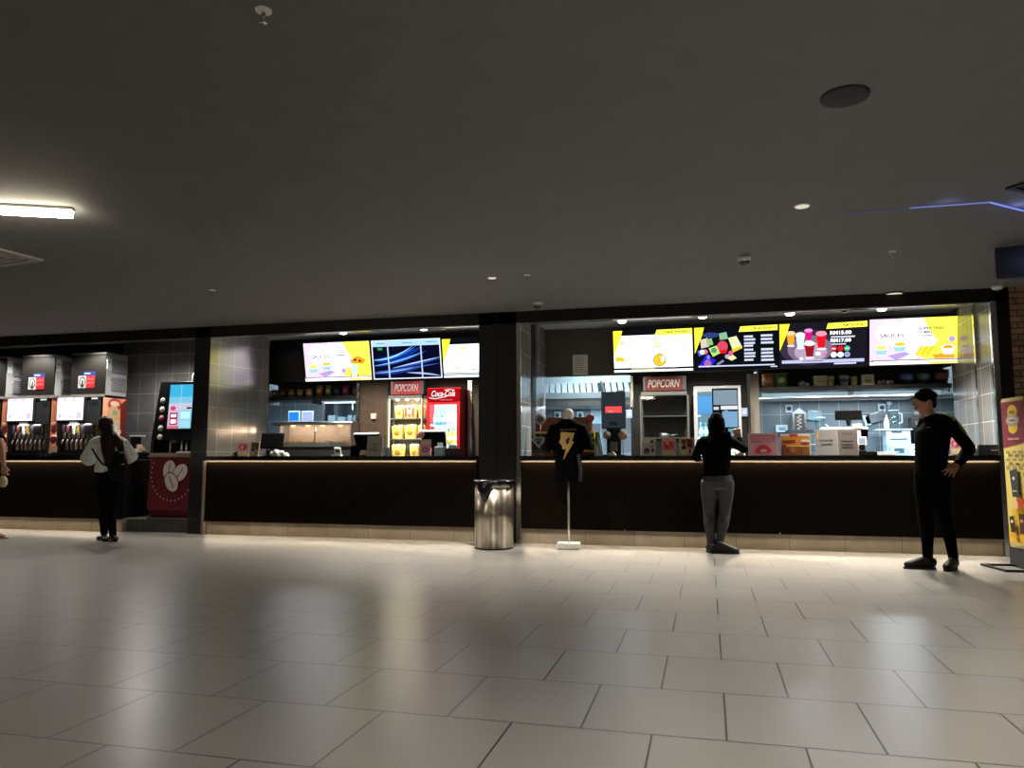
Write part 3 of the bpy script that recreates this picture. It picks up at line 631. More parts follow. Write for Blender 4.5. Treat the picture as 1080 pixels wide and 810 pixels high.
# twin display on a post in front of the grey fridge
p = at(765, 432, 10.0); zc = p.z
t = thing('order_display', 'black display with two pale blue panes in front of the grey fridge', 'display', (p.x, 10.0, CT))
zr = lambda py: zat(765, py, 10.0)-CT
hw = (xat(779, 10)-xat(751.5, 10))/2
MB().bx(-hw, hw, -.01, .03, zr(452), zr(409.5), BLACK).build('housing', t, None, .003)
MB().bx(-hw*.9, hw*.93, -.013, -.009, zr(427), zr(411.5), E('#8fa6b8', .9)).build('pane', t)
MB().bx(-hw*.25, hw*.93, -.013, -.009, zr(450.5), zr(434), E('#86b8dc', .9)).build('pane', t)
m = MB(); m.bx(-hw*.35, hw*.95, -.013, -.009, zr(432), zr(428), E('#dfe6ea', 1.1)); m.bx(-hw*.9, -hw*.5, -.013, -.009, zr(432.2), zr(429), E('#d8dcdc', 1.0)); m.bx(-hw*.1, hw*.2, -.013, -.009, zr(433.8), zr(433), E('#c9cdd0', .9)); m.build('text_strip', t)
m = MB(); m.bx(-.03, .03, 0, .03, 0.015, zr(451), BLACK); m.bx(-.11, .11, -.05, .09, 0, .015, BLACK); m.build('stand', t)

# little blue notices on the black wall
for px, py, lb in ((663.5, 436.5, 'small pale blue wall switch plate left of the unlit popcorn warmer'), (785, 434.5, 'small pale blue wall switch plate right of the grey fridge')):
    p = at(px, py, YB3-.04)
    t = thing('switch_plate', lb, 'switch', (p.x, YB3-.035, p.z), 0, 'wall switch plates')
    MB().bx(-.045, .045, 0, .034, -.06, .06, P('#9cb4dc', .5)).build('plate', t, None, .004)
    MB().bx(-.022, .022, -.006, 0, -.03, .03, P('#c9d6ee', .4)).build('switch', t)
p = at(612, 385, YB3)
t = thing('wall_notice', 'white paper notice in a thin frame on the brown wall above the hood', 'notice', (p.x, YB3-.012, p.z))
MB().bx(-.115, .115, 0, .012, -.155, .155, P('#c8c6bf', .6)).build('frame', t)
m = MB(); m.bx(-.105, .105, -.002, 0, -.145, .145, PAPER)
for i in range(7): m.bx(-.075, .05+.02*(i % 2), -.003, -.002, .11-.03*i, .118-.03*i, P('#77756f', .6))
m.bx(-.1, .1, -.003, -.002, -.11, -.09, P('#d8c074', .6)); m.build('sheet', t)
p = at(394, 439, YB2-.02)
t = thing('wall_socket', 'white power socket with plug on the brown wood wall', 'socket', (p.x, YB2-.03, p.z))
SK = P('#a8a49c', .5); MB().bx(-.045, .045, 0, .01, -.045, .045, SK).build('plate', t); MB().bx(-.02, .03, -.03, 0, -.045, .005, SK).build('plug', t, None, .005)

# shelf niches with merchandise
def niche(x0, x1, yb, z0, z1, label):
    t = thing('display_shelf', label, 'shelf', ((x0+x1)/2, yb, 0)); h = (x1-x0)/2
    MB().bx(-h, h, 0, .34, z0-.06, z0, P('#17181a', .5)).build('board', t)
    MB().bx(-h, h, .0, .34, z1, z1+.012, P('#101012', .7)).build('top_board', t)
    MB().bx(-h, h, .33, .34, z0, z1, P('#101012', .7)).build('back_panel', t)
    m = MB()
    for k in range(3): m.bx(-h+.02+k*(h-.03), -h+.04+k*(h-.03), .02, .33, z0-.12, z0-.06, STEELD)
    m.build('bracket', t)
    return z0
zA = niche(-6.95, -5.34, YB2, 2.07, 2.29, 'black merchandise shelf above the left pass-through')
zB = niche(.72, 3.15, YB3, 2.06, 2.29, 'long black merchandise shelf under the right menu screens')
def bag(name, cat, x, y, z, w, h, col, col2, label, g):
    t = thing(name, label, cat, (x, y, z), 0, g)
    m = MB(); m.loft([(0, 0, .012), (0, 0, h*.3), (0, 0, h*.7), (0, 0, h*.93)], [(w*.40, .025), (w*.5, .05), (w*.48, .045), (w*.46, .008)], P(col, .4), 14, (1, 0, 0), .3)
    m.build('pouch', t)
    m = MB(); m.ell((0, -.042, h*.5), w*.3, .012, h*.22, P(col2, .5), 12, 8); m.build('emblem', t)
    m = MB(); m.bx(-w*.47, w*.47, -.006, .006, h*.92, h, P(col, .4)); m.build('seal', t)
def carton(x, y, z, w, h, d, col, col2, label, g):
    t = thing('snack_carton', label, 'carton', (x, y, z), 0, g)
    MB().bx(-w/2, w/2, -d/2, d/2, 0, h, P(col, .6)).build('carton', t, None, .004)
    m = MB(); m.ell((0, -d/2-.001, h*.45), w*.3, .004, h*.12, P(col2, .6), 12, 6); m.bx(-w*.3, w*.3, -d/2-.003, -d/2, h*.7, h*.76, P(col2, .6)); m.build('print', t)
def cup(name, cat, x, y, z, r, h, col, col2, label, g, lid=True):
    t = thing(name, label, cat, (x, y, z), 0, g)
    MB().lathe([(.001, 0), (r*.72, 0), (r, h), (r*.93, h), (r*.7, .01), (.001, .01)], P(col, .45), 20).build('cup', t)
    MB().lathe([(r*.84+.001, h*.35), (r*.86+.003, h*.37), (r*.95+.003, h*.72), (r*.95, h*.74)], P(col2, .5), 20).build('band', t)
    if lid: MB().lathe([(r*1.03, h-.01), (r*1.05, h+.005), (r*.9, h+.02), (r*.5, h+.03), (.001, h+.032)], P(col, .4), 20).build('lid', t)
G = 'merchandise on the right shelf'
y = 11.28
X = lambda px: xat(px, y)
bag('snack_bag', 'snack bag', X(811.5), y, zB, .17, .20, '#a8683a', '#c89058', 'orange brown snack bag at left on the right shelf', G)
bag('snack_bag', 'snack bag', X(825), y, zB, .17, .20, '#5c7a3c', '#9aba6a', 'green snack bag beside the orange brown bag on the right shelf', G)
t = thing('small_toy', 'small pale grey lump on the right shelf near the green bag', 'toy', (X(849), y, zB), 0, G)
MB().ell((-.02, 0, .045), .05, .04, .045, P('#a8a8aa', .6), 14, 8).build('body', t); MB().ell((.045, 0, .035), .03, .03, .03, P('#c4c4c6', .6), 12, 8).build('head', t)
carton(X(866.5), y, zB, .17, .15, .09, '#c9c49a', '#8f8a5c', 'cream snack carton, left of the two on the right shelf', G)
cup('paper_cup', 'cup', X(877.5), y, zB, .048, .14, '#c4c08c', '#a8a46c', 'cream paper cup right beside the left cream carton', G, False)
cup('tumbler', 'tumbler', X(892), y, zB, .065, .13, '#9aa0a8', '#5a6068', 'silver tumbler with dark lid between two cream cups', G)
cup('paper_cup', 'cup', X(902.5), y, zB, .048, .13, '#c4c08c', '#a8a46c', 'cream paper cup between silver tumbler and right cream carton', G, False)
carton(X(916.5), y, zB, .16, .15, .09, '#c9c49a', '#8f8a5c', 'cream snack carton, right of the two on the right shelf', G)
t = thing('small_toy', 'row of small pinkish white figures lying on the right shelf', 'toy', (X(935.5), y, zB), 0, G)
m = MB()
for i in range(4): m.ell((-.075+.05*i, 0, .035+.008*(i % 2)), .028, .035, .035, P(('#c8c0c4', '#c89aa8')[i % 2], .6), 10, 7)
m.build('body', t)
for px, c, c2, lb in ((958.5, '#141c46', '#46548c', 'dark blue popcorn bucket on the right shelf'), (976.5, '#14221d', '#54685f', 'dark green popcorn bucket on the right shelf'), (995, '#3f1413', '#743f38', 'dark red popcorn bucket on the right shelf')):
    cup('popcorn_bucket', 'bucket', X(px), y, zB, .10, .19, c, c2, lb, G, False)
G = 'merchandise on the left shelf'; y = 11.18
for px, w, h, c, c2, lb in ((336.5, .13, .19, '#8a5a3c', '#b88a60', 'brown snack bag on the left shelf, leftmost of the upright bags'), (346, .11, .18, '#52683c', '#8aa066', 'green snack bag on the left shelf'), (355, .12, .16, '#23263a', '#4a5070', 'dark blue snack bag on the left shelf'), (364.5, .13, .18, '#6a2430', '#a05060', 'dark red snack bag on the left shelf'), (374.5, .13, .17, '#2a3030', '#566060', 'grey green snack bag on the left shelf, nearest the chrome strip')):
    bag('snack_bag', 'snack bag', X(px), y, zA, w, h, c, c2, lb, G)
for px, c, c2, lb in ((289, '#5a5048', '#8a8078', 'small grey tub at the far left of the left shelf'), (297.5, '#453a34', '#70625a', 'small dark tub on the left shelf beside the far left grey tub'), (306.5, '#8a5a34', '#b8865a', 'small brown tub on the left shelf before the pair of tan tubs'), (316, '#9a7a4a', '#c0a878', 'small tan tub on the left shelf, left of the pair'), (325.5, '#a88a54', '#c8b080', 'small tan tub on the left shelf, right of the pair')):
    cup('snack_tub', 'tub', X(px), y, zA, .055, .10, c, c2, lb, G)

# ------------------------------------------------------------------ left pass-through: warming chute
xa, xb = xat(300, 10.9), xat(376, 10.9); xc = (xa+xb)/2; h = (xb-xa)/2
zt, zb = zat(335, 449, 10.9), zat(335, 470, 10.9)
t = thing('food_warmer', 'stainless food warmer with warm lamps below the left pass-through', 'food warmer', (xc, 10.75, 0))
m = MB(); m.bx(-h-.1, h, 0, .36, zt, zt+.06, STEEL); m.loft([(-h-.1, .0, zt+.03), (h, .0, zt+.03)], [(.03, .03)]*2, STEEL, 12, (0, 1, 0), .3); m.build('hood', t)
m = MB(); m.bx(-h, h, .28, .30, 1.0, zt, P('#cfc2b6', .5)); m.bx(-h, -h+.02, 0, .3, 1.0, zt, STEEL); m.bx(h-.02, h, 0, .3, 1.0, zt, STEEL); m.bx(-h, h, 0, .3, 0, zb-.02, P('#3a3836', .5, .4)); m.build('cabinet', t)
m = MB(); m.bx(-h, h, -.02, .28, zb-.02, zb, STEEL); m.build('tray', t)
MB().bx(-.008, .008, -.005, .01, zb, zt, CHROME).build('divider', t)
MB().bx(-h+.02, h-.02, .0, .004, zb, zt, GLASS).build('glass_front', t)
for i in (-.72, -.3, .12, .6):
    MB().lathe([(.001, 0), (.035, 0), (.028, -.02), (.001, -.026)], E('#ffb050', 4), 14, Matrix.Translation((i*h, .12, zt))).build('lamp', t)
    lamp('POINT', 'warmer_light', (xc+i*h, 10.85, zt-.06), 1.1, (1, .72, .5), .03)
for i, (u, n) in enumerate(((-.7, 'leftmost'), (-.3, 'second from left'), (.15, 'third from left'), (.55, 'rightmost'))):
    s = thing('fries_basket', 'wire tray of golden fries in the food warmer, '+n, 'fries', (xc+u*h, 10.9, zb), 0, 'trays in the food warmer')
    m = MB(); m.bx(-.12, .12, -.07, .07, 0, .012, STEEL); m.bx(-.12, .12, -.072, -.068, 0, .05, STEEL); m.bx(-.12, .12, .068, .072, 0, .05, STEEL); m.build('tray', s)
    m = MB(); rr = random.Random(i)
    for k in range(26):
        a = rr.uniform(0, 3.14); c = V((rr.uniform(-.09, .09), rr.uniform(-.045, .045), rr.uniform(.02, .075))); d = V((math.cos(a)*.03, math.sin(a)*.03, rr.uniform(-.01, .02)))
        m.tube([c-d, c+d], .005, P('#c89a58', .6), 5)
    f = m.build('fries', s)

# ------------------------------------------------------------------ kitchen
def bench(x0, x1, y0, y1, z, label):
    t = thing('kitchen_bench', label, 'bench', ((x0+x1)/2, (y0+y1)/2, 0)); a, b = (x1-x0)/2, (y1-y0)/2
    MB().bx(-a, a, -b, b, z-.04, z, STEEL).build('worktop', t)
    MB().bx(-a, a, -b, b, .28, .30, STEELD).build('undershelf', t)
    for sx in (-1, 1):
        for sy in (-1, 1): MB().bx(sx*(a-.05)-.02, sx*(a-.05)+.02, sy*(b-.05)-.02, sy*(b-.05)+.02, 0, z-.04, STEELD).build('leg', t)
bench(.8, 4.2, 12.75, 13.38, .98, 'stainless bench along the right kitchen wall')
bench(-9.4, -4.2, 12.75, 13.38, .98, 'stainless bench in the left kitchen')
bench(-3.4, -.4, 12.75, 13.38, .98, 'stainless bench under the kitchen hood')
def hood(x0, x1, y0, y1, pts, label):
    t = thing('kitchen_hood', label, 'kitchen hood', ((x0+x1)/2, 0, 0)); a = (x1-x0)/2
    m = MB(); n = len(pts)
    m.add([(s*a, y, z) for s in (-1, 1) for y, z in pts], [tuple(range(n)), tuple(reversed(range(n, 2*n)))]+[(i, i+n, (i+1) % n+n, (i+1) % n) for i in range(n)], STEELM)
    m.build('canopy', t)
    return t, a
# hood with baffle filters seen through the first opening
y0 = 12.0
zT, zF1, zF0, zL1, zL0 = zat(620, 396, y0), zat(620, 402, y0), zat(620, 414, y0+.1), zat(620, 421, y0+.05), zat(620, 426, y0+.05)
xl, xr = xat(566, y0), xat(656, y0)
t, a = hood(xl-.3, xr+.45, y0, 13.38, [(y0+.34, zT+.3), (13.38, zT+.3), (13.38, zL0), (12.9, zL0), (y0+.36, zF1)], 'stainless hood with slanted baffle filters in the kitchen at left')
c0 = t.location.x
MB().bx(-a, a, y0+.29, y0+.36, zF1-.0, zF1+.03, STEELM).build('upper_lip', t)
sx = xat(634, y0)-c0
MB().loft([(sx-.03, y0+.26, zF1+.02), (sx+.05, y0+.08, zF0-.02), (sx+.07, y0+.0, zL1)], [(.018, .012)]*3, P('#1c2226', .5), 8, (1, 0, 0), 0).build('seam', t)
for i in range(20):
    x = -a+.1+i*(2*a-.2)/19.0
    if abs(x-(xat(634, y0)-c0)) < .07: continue
    m = MB(); m.add([(x-.045, y0+.28, zF1), (x+.03, y0+.28, zF1), (x+.075, y0+.10, zF0), (x+.0, y0+.10, zF0)], [(0, 3, 2, 1)], STEELM); m.add([(x+.03, y0+.28, zF1), (x+.055, y0+.33, zF1), (x+.1, y0+.15, zF0), (x+.075, y0+.10, zF0)], [(0, 3, 2, 1)], STEELD)
    m.build('baffle', t)
m = MB(); m.bx(-a, a, y0+.02, y0+.12, zL0, zF0, STEELM); m.bx(-a, a, y0, y0+.02, zL0-.03, zL0+.03, STEEL); m.bx(-a, a, y0+.0, y0+.02, zL1, zL1+.012, STEELD); m.build('gutter', t)
# hood with light lip in the second opening
y0 = 11.75; zA1, zA0, zA2 = zat(900, 411, y0), zat(900, 416, y0), zat(900, 422, y0)
t, a = hood(.75, 4.25, y0, 13.35, [(y0, zA1+.3), (13.35, zA1+.3), (13.35, zA0+.12), (y0+.25, zA0), (y0, zA0)], 'long stainless hood edge above the right kitchen bench')
m = MB(); m.loft([(-a, y0-.02, zA2+.035), (a, y0-.02, zA2+.035)], [(.035, .035)]*2, STEEL, 12, (0, 1, 0), 0); m.bx(-a, a, y0-.02, y0+.02, zA2, zA0, STEELM); m.build('gutter', t)
t, a = hood(-8.0, -5.5, 12.3, 13.35, [(12.3, 2.8), (13.35, 2.8), (13.35, 2.4), (12.3, 2.3)], 'stainless hood in the left kitchen pass-through')
# lights in the kitchens
for x, yy, lb in ((-6.8, 11.75, 'pale light panel in the left kitchen ceiling'), (-1.7, 11.65, 'pale light panel in the ceiling before the baffle hood'), (1.1, 11.5, 'pale light panel in the right kitchen ceiling, left of two'), (2.7, 11.5, 'pale light panel in the right kitchen ceiling, right of two')):
    t = thing('ceiling_panel_light', lb, 'ceiling light', (x, yy, 3.0), 0, 'kitchen ceiling lights')
    MB().bx(-.6, .6, -.12, .12, -.03, 0, WHITE).build('frame', t); MB().bx(-.57, .57, -.1, .1, -.036, -.03, E('#dff0ff', 4)).build('diffuser', t)
    lamp('AREA', 'kitchen_light', (x, yy, 2.93), 115, (.80, .92, 1.0), 1.1, .25)
lamp('AREA', 'hood_light', (2.2, 12.5, 2.0), 70, (.78, .91, 1.0), 2.2, .2)
lamp('AREA', 'hood_light', (-1.8, 12.6, 1.95), 30, (.78, .91, 1.0), 1.6, .2)
lamp('AREA', 'hood_light', (-6.8, 12.6, 2.25), 24, (.70, .87, 1.0), 2.0, .2)
# blue kitchen monitors and things in the left pass-through
y = 12.9
for px, c, lb in ((310, '#1f86e8', 'blue kitchen monitor in the left pass-through'), (324, '#a8b8e8', 'pale kitchen monitor right beside the blue monitor')):
    p = at(px, 439, y); t = thing('kitchen_monitor', lb, 'monitor', (p.x, y, .98), 0, 'kitchen monitors')
    zz = p.z-.98
    MB().bx(-.12, .12, 0, .03, zz-.1, zz+.1, P('#d8e4ec', .4)).build('housing', t, None, .004)
    MB().bx(-.1, .1, -.004, 0, zz-.08, zz+.08, E(c, 1.2)).build('screen', t)
    m = MB(); m.bx(-.015, .015, .01, .025, .01, zz-.1, STEELD); m.bx(-.08, .08, -.04, .07, 0, .012, STEELD); m.build('stand', t)
p = at(362, 430, y)
t = thing('fry_station', 'steel fry station with lit canopy in the left pass-through', 'fryer', (p.x, y, .98))
zz = p.z-.98
MB().bx(-.4, .4, 0, .35, 0, zz-.25, STEELM).bx(-.4, -.37, 0, .35, zz-.25, zz+.12, STEEL).bx(.37, .4, 0, .35, zz-.25, zz+.12, STEEL).build('body', t)
MB().bx(-.42, .42, -.06, .38, zz+.1, zz+.22, STEEL).build('canopy', t)
MB().bx(-.36, .36, -.05, .0, zz+.085, zz+.1, E('#cfeeff', 3)).build('lamp', t)
m = MB(); m.tube([(.2, -.02, zz-.25), (.2, -.02, zz+.1)], .012, CHROME, 8); m.tube([(.2, -.02, zz+.1), (.26, -.03, zz+.15)], .012, CHROME, 8); m.build('tap', t)
for i in range(3): MB().bx(-.3+.2*i, -.16+.2*i, -.01, .12, zz-.25, zz-.14-.03*(i % 2), P('#9cb4bc', .4, .3)).build('basin', t)
# machines behind the right opening
y = 12.95; Z0 = .98
def kz(py): return zat(880, py, y)-Z0
p = at(843.5, 450, y)
t = thing('chip_dispenser', 'steel gabled dispenser with dark window in the right kitchen', 'dispenser', (p.x, y, Z0))
m = MB(); w_ = .105
m.bx(-w_, -w_+.03, 0, .2, kz(453), kz(436), STEEL); m.bx(w_-.03, w_, 0, .2, kz(453), kz(436), STEEL); m.prism([(-w_-.02, kz(436)), (w_+.02, kz(436)), (0, kz(430))], 0, .2, STEEL); m.build('frame', t)
m = MB(); m.bx(-w_+.03, w_-.03, .03, .06, kz(453), kz(436), P('#3a3634', .4)); m.build('window', t)
m = MB()
for i in range(8): m.ell((-.02+.03*(i % 2), .022, kz(452)+.03*i), .022, .01, .016, P('#8a8078', .6), 8, 6)
m.build('contents', t)
MB().bx(-.2, .2, -.02, .22, kz(456), kz(453), P('#20262a', .5)).build('tray', t)
MB().bx(-.16, .16, 0, .2, 0, kz(456), STEELM).build('base', t)
def slab(px, py, w, h, tilt, col, label, name='tilted_panel'):  # tilted panels of unknown purpose, set just off the kitchen wall
    p = at(px, py, 13.33); t = thing(name, label, 'board', (p.x, 13.35, p.z), 0)
    M = rot(0, tilt, 0)
    MB().bx(-w/2, w/2, -.02, .04, -h/2, h/2, P(col, .4), M).build('panel', t)
    MB().bx(-w*.2, w*.2, -.03, -.02, h*.36, h*.46, STEEL, M).build('clip', t)
slab(859, 438, .22, .16, R(8), '#86a2b0', 'pale blue tilted panel on the kitchen wall beside the gabled dispenser')
slab(923.5, 440, .30, .16, R(-14), '#6b7074', 'dark grey tilted panel on the kitchen wall right of the cash display')
slab(914.5, 443, .09, .17, R(-14), '#b8dcec', 'small pale tilted panel on the kitchen wall left of the dark one')
def discs(px, py, label):
    p = at(px, py, 13.36); t = thing('wall_dispenser', label, 'dispenser', (p.x, 13.4, p.z), 0, 'white wall dispensers')
    MB().bx(-.055, .055, -.06, 0, -.065, .065, P('#d8e8f0', .4)).build('housing', t, None, .006)
    MB().lathe([(.001, 0), (.035, 0), (.035, .012), (.001, .012)], P('#2a4a58', .3), 16, rot(R(90), 0, 0, (0, -.06, 0))).build('dial', t)
discs(832, 431, 'white wall dispenser with round dial near the gabled dispenser')
discs(930, 430, 'white wall dispenser with round dial above the dark tilted panel')
discs(588, 438, 'white wall dispenser with round dial left of the shirt form neck'); discs(612, 438, 'white wall dispenser with round dial right of the shirt form neck')
p = at(630, 439, 13.37); t = thing('wall_notice', 'pale blue notice on the kitchen wall right of the two dispensers', 'notice', (p.x, 13.385, p.z))
MB().bx(-.12, .12, 0, .012, -.13, .13, P('#b4d8ea', .5)).build('sheet', t); MB().bx(-.03, .03, -.006, 0, .11, .13, STEEL).build('clip', t)
for px, label in ((856, 'clear pitcher on the right kitchen bench beside the gabled dispenser'), (944, 'clear pitcher on the white kitchen machine')):
    up = kz(453) if px > 900 else .0
    t = thing('pitcher', label, 'pitcher', (xat(px+(9 if px < 900 else 0), y), y+(.02 if px < 900 else .12), Z0+(up if up else 0)), 0, 'clear pitchers')
    hh = (kz(433)-kz(453)) if px > 900 else kz(440)
    MB().lathe([(.001, 0), (.07, 0), (.08, hh), (.074, hh), (.066, .01), (.001, .01)], GLASS, 18).build('vessel', t)
    MB().tube([(.075, 0, hh*.85), (.125, 0, hh*.8), (.125, 0, hh*.35), (.072, 0, hh*.3)], .009, P('#cfe0e8', .3), 8).build('handle', t)
    MB().lathe([(.081, hh-.012), (.084, hh-.006), (.081, hh)], P('#cfe4ee', .3), 18).build('rim', t)
p = at(948, 466, y)
t = thing('drink_machine', 'white boxy drink machine with dark slots behind the man', 'drink machine', (p.x, y, Z0))
m = MB(); m.bx(-.17, .17, 0, .3, 0, kz(454), P('#bcd6e4', .35)); m.bx(-.3, .2, -.02, .3, kz(454), kz(453), P('#d8eaf2', .3)); m.build('body', t, None, .004)
m = MB(); m.bx(-.10, .05, -.004, 0, kz(457), kz(455.5), P('#222a30', .5)); m.bx(-.12, .12, -.004, 0, kz(464), kz(463), P('#3a5a6a', .5)); m.bx(-.07, .07, -.004, 0, kz(478), kz(473), P('#4a6878', .5)); m.build('slot', t)
t = thing('sauce_bottle', 'pale pink bottle standing on the white kitchen machine', 'bottle', (xat(936, y), y+.08, Z0+kz(453)))
MB().lathe([(.001, 0), (.04, 0), (.042, .1), (.03, .16), (.012, .19), (.001, .19)], P('#d8bcb4', .4), 14).build('bottle_body', t); MB().lathe([(.001, .185), (.014, .185), (.008, .225), (.001, .225)], WHITE, 10).build('nozzle', t)
t = thing('coffee_grinder', 'black grinder behind the man beside the white machine', 'grinder', (xat(966.5, y-.05)+.06, y+.02, Z0))
MB().bx(-.09, .09, 0, .2, 0, kz(452), BLACK).bx(-.11, .11, -.02, .22, kz(452), kz(441), P('#2a2624', .4)).build('body', t, None, .006)
MB().bx(-.07, .07, -.03, -.02, kz(449), kz(445), P('#6a5a50', .4)).build('front_plate', t)
MB().lathe([(.001, 0), (.06, 0), (.085, .1), (.001, .1)], P('#5a5a5a', .3), 16, Matrix.Translation((0, .1, kz(441)))).build('hopper', t)
t = thing('cup_stack', 'stack of white cups by the black grinder', 'cups', (xat(962, y-.13), y-.13, Z0), 0)
m = MB()
for i in range(6): m.lathe([(.001, .05*i), (.05, .05*i), (.062, .05*i+.06), (.001, .05*i+.055)], P('#e4f0f4', .4), 16)
m.build('cup', t)
t = thing('wall_shelf', 'small steel wall box left of the gabled dispenser', 'box', (xat(824, 13.3), 13.38, zat(824, 452, 13.3)))
MB().bx(-.09, .09, -.12, 0, -.06, .06, P('#cfe2ea', .4)).build('housing', t, None, .005); MB().bx(-.05, .05, -.125, -.12, -.03, .02, P('#7fa0b0', .4)).build('window', t)
t = thing('task_lamp', 'small white angled lamp arm on the kitchen wall', 'lamp', (xat(937, 13.3), 13.395, zat(937, 430, 13.3)))
MB().tube([(0, 0, -.06), (.03, -.1, .06)], .01, P('#d8ecf4', .4), 8).build('arm', t); MB().lathe([(.001, 0), (.05, 0), (.03, .05), (.001, .055)], P('#e4f2f8', .4), 14, Matrix.Translation((.02, -.1, .05))).build('lamp_shade', t)

# ------------------------------------------------------------------ on the counters
def pos(x, y, rz, label, w=.34, h=.26, lift=.16, tilt=R(18), cust=False, topc='#c9c8c4'):
    t = thing('cash_terminal', label, 'cash terminal', (x, y, CT), rz, 'cash terminals')
    MB().bx(-.10, .10, -.09, .11, 0, .02, BLACK).build('base', t, None, .005)
    m = MB(); m.loft([(0, .03, .02), (0, .02, lift*.6), (0, 0, lift+.06)], [(.045, .025), (.032, .02), (.04, .02)], BLACK, 12, (1, 0, 0), 0); m.build('stand', t)
    M = rot(tilt, 0, 0, (0, 0, lift+h/2-.02))
    MB().bx(-w/2, w/2, -.02, .025, -h/2, h/2, P('#060607', .7, 0, .08, 30, .06), M).build('monitor', t, None, .006)
    MB().bx(-w/2+.02, w/2-.02, .025, .028, -h/2+.02, h/2-.02, E('#a8c0d8', .8), M).build('screen', t)
    MB().bx(-w/2+.0, w/2, -.02, .03, h/2, h/2+.012, P(topc, .4), M).build('top_edge', t)
    return t
p = xat
pos(xat(288, 9.95), 9.95, R(18), 'black cash terminal at the left end of the counter by the tiled wall', .32, .22, .13, R(-22), False, '#2a2a2c')
pos(xat(388, 9.95), 9.97, R(-8), 'cash terminal with pale top edge behind the pick-up sign', .40, .24, .10, R(25))
pos(xat(457, 9.95), 9.97, R(6), 'cash terminal with pale top edge in front of the red fridge', .34, .24, .13, R(25))
t = pos(xat(890, 9.95), 9.97, 0, 'wide cash terminal with pale top and a customer display on a pole', .52, .15, .20, R(30), True)
m = MB(); m.tube([(.02, .05, .02), (.06, .04, .40)], .016, BLACK, 8); m.loft([(.06, .04, .37), (.06, .04, .43)], [(.02, .02), (.035, .025)], BLACK, 10); m.build('pole', t)
MB().bx(-.09, .21, .02, .055, .43, .55, P('#0b0c0e', .3)).build('customer_display', t, None, .006)
def standee(name, label, cat, x, y, w, h, arts, rz=0, rx=R(-8), g=None, back='#d8d6d2'):
    t = thing(name, label, cat, (x, y, CT), rz, g)
    M = rot(rx, 0, 0)
    MB().bx(-w/2, w/2, 0, .004, 0, h, P(back, .5), M).build('holder', t)
    m = MB(); m.art(w*.97, h*.97, arts, M @ Matrix.Translation((0, -.001, h/2))); m.build('card', t)
    m = MB(); m.bx(-w/2, w/2, 0, h*.35+.01, 0, .004, P(back, .5)); m.build('foot', t)
    return t
def C(h, r=.55): return P(h, r, 0, .03)
pk = [('r', 0, 0, 1, 1, C('#d88a98')), ('c', .5, .32, .4, .2, C('#c0405a')), ('c', .42, .35, .16, .12, C('#e8b0a8')), ('c', .62, .4, .12, .1, C('#a82838')), ('r', .08, .62, .92, .95, C('#d8c890'))]
mv = [('r', 0, 0, 1, 1, C('#b89878')), ('p', [(.5, .05), (.95, .1), (.9, .55), (.55, .5)], C('#7a2028')), ('p', [(.05, .1), (.5, .1), (.3, .5)], C('#5a3a28')), ('c', .3, .55, .16, .12, C('#2a2020')), ('r', .1, .66, .5, .95, C('#d8d098')), ('r', .55, .6, .9, .9, C('#e0d8b0')), ('r', .65, .62, .8, .88, C('#3a2a22'))]
G = 'card holders on the counters'
standee('card_holder', 'pink picture card at the left end of the left counter', 'card', xat(257, 9.75), 9.75, .17, .20, pk, R(8), R(-8), G)
standee('card_holder', 'brown and maroon picture card beside the pink card on the left counter', 'card', xat(268, 9.75), 9.78, .14, .21, mv, R(-6), R(-8), G)
pu = [('r', 0, 0, 1, 1, C('#a09c93')), ('t', 'PICK', .5, .40, .42, .09, C('#33312e'), 0, .02), ('t', 'UP', .5, .55, .22, .09, C('#33312e'), 0, .02), ('t', 'HERE', .5, .70, .46, .09, C('#33312e'), 0, .02)]
standee('counter_sign', 'grey pick-up sign standing on the left counter', 'sign', xat(395, 9.72), 9.72, .235, .275, pu, R(-3))
lp = [('r', 0, 0, 1, 1, C('#d8a0a4')), ('r', .1, .08, .9, .3, C('#e0b8b8')), ('c', .5, .62, .3, .16, C('#b83848')), ('c', .5, .63, .18, .05, C('#e8c0c0')), ('r', .15, .85, .85, .92, C('#e8d0d0'))]
standee('card_holder', 'pink card with red lips before the cash terminal by the red fridge', 'card', xat(448.5, 9.72), 9.72, .155, .225, lp, R(-4), R(-8), G)
t = thing('round_badge', 'round pinkish badge on a stick by the lit popcorn warmer', 'badge', (xat(444, 9.85), 9.85, CT), 0, 'round badges')
MB().lathe([(.001, 0), (.055, 0), (.055, .008), (.001, .008)], P('#c8908c', .5), 24, rot(R(90), 0, 0, (0, 0, zat(444, 458, 9.85)-CT))).build('disc', t); MB().tube([(0, .004, 0), (0, .004, .24)], .004, STEEL, 6).build('stick', t); MB().lathe([(.001, 0), (.03, 0), (.03, .008), (.001, .008)], STEELD, 16).build('base', t)
def printer(x, y, label, col, w=.13, h=.13, g='receipt printers'):
    t = thing('receipt_printer', label, 'printer', (x, y, CT), 0, g)
    MB().bx(-w/2, w/2, -.07, .08, 0, h, P(col, .4)).build('body', t, None, .008)
    MB().bx(-w*.35, w*.35, -.03, .0, h, h+.004, BLACK).build('slot', t); MB().bx(-w*.3, w*.3, -.02, -.017, h+.003, h+.05, PAPER, ).build('receipt', t)
printer(xat(465, 9.75), 9.75, 'pale blue box printer before the red fridge', '#b8d8e0')
printer(xat(478, 9.8), 9.82, 'black printer before the red fridge at the right end of the left counter', '#17181a', .2, .10)
t = thing('card_reader', 'white card reader on the left counter below the food warmer', 'card reader', (xat(357, 9.75), 9.76, CT), R(12), 'card readers')
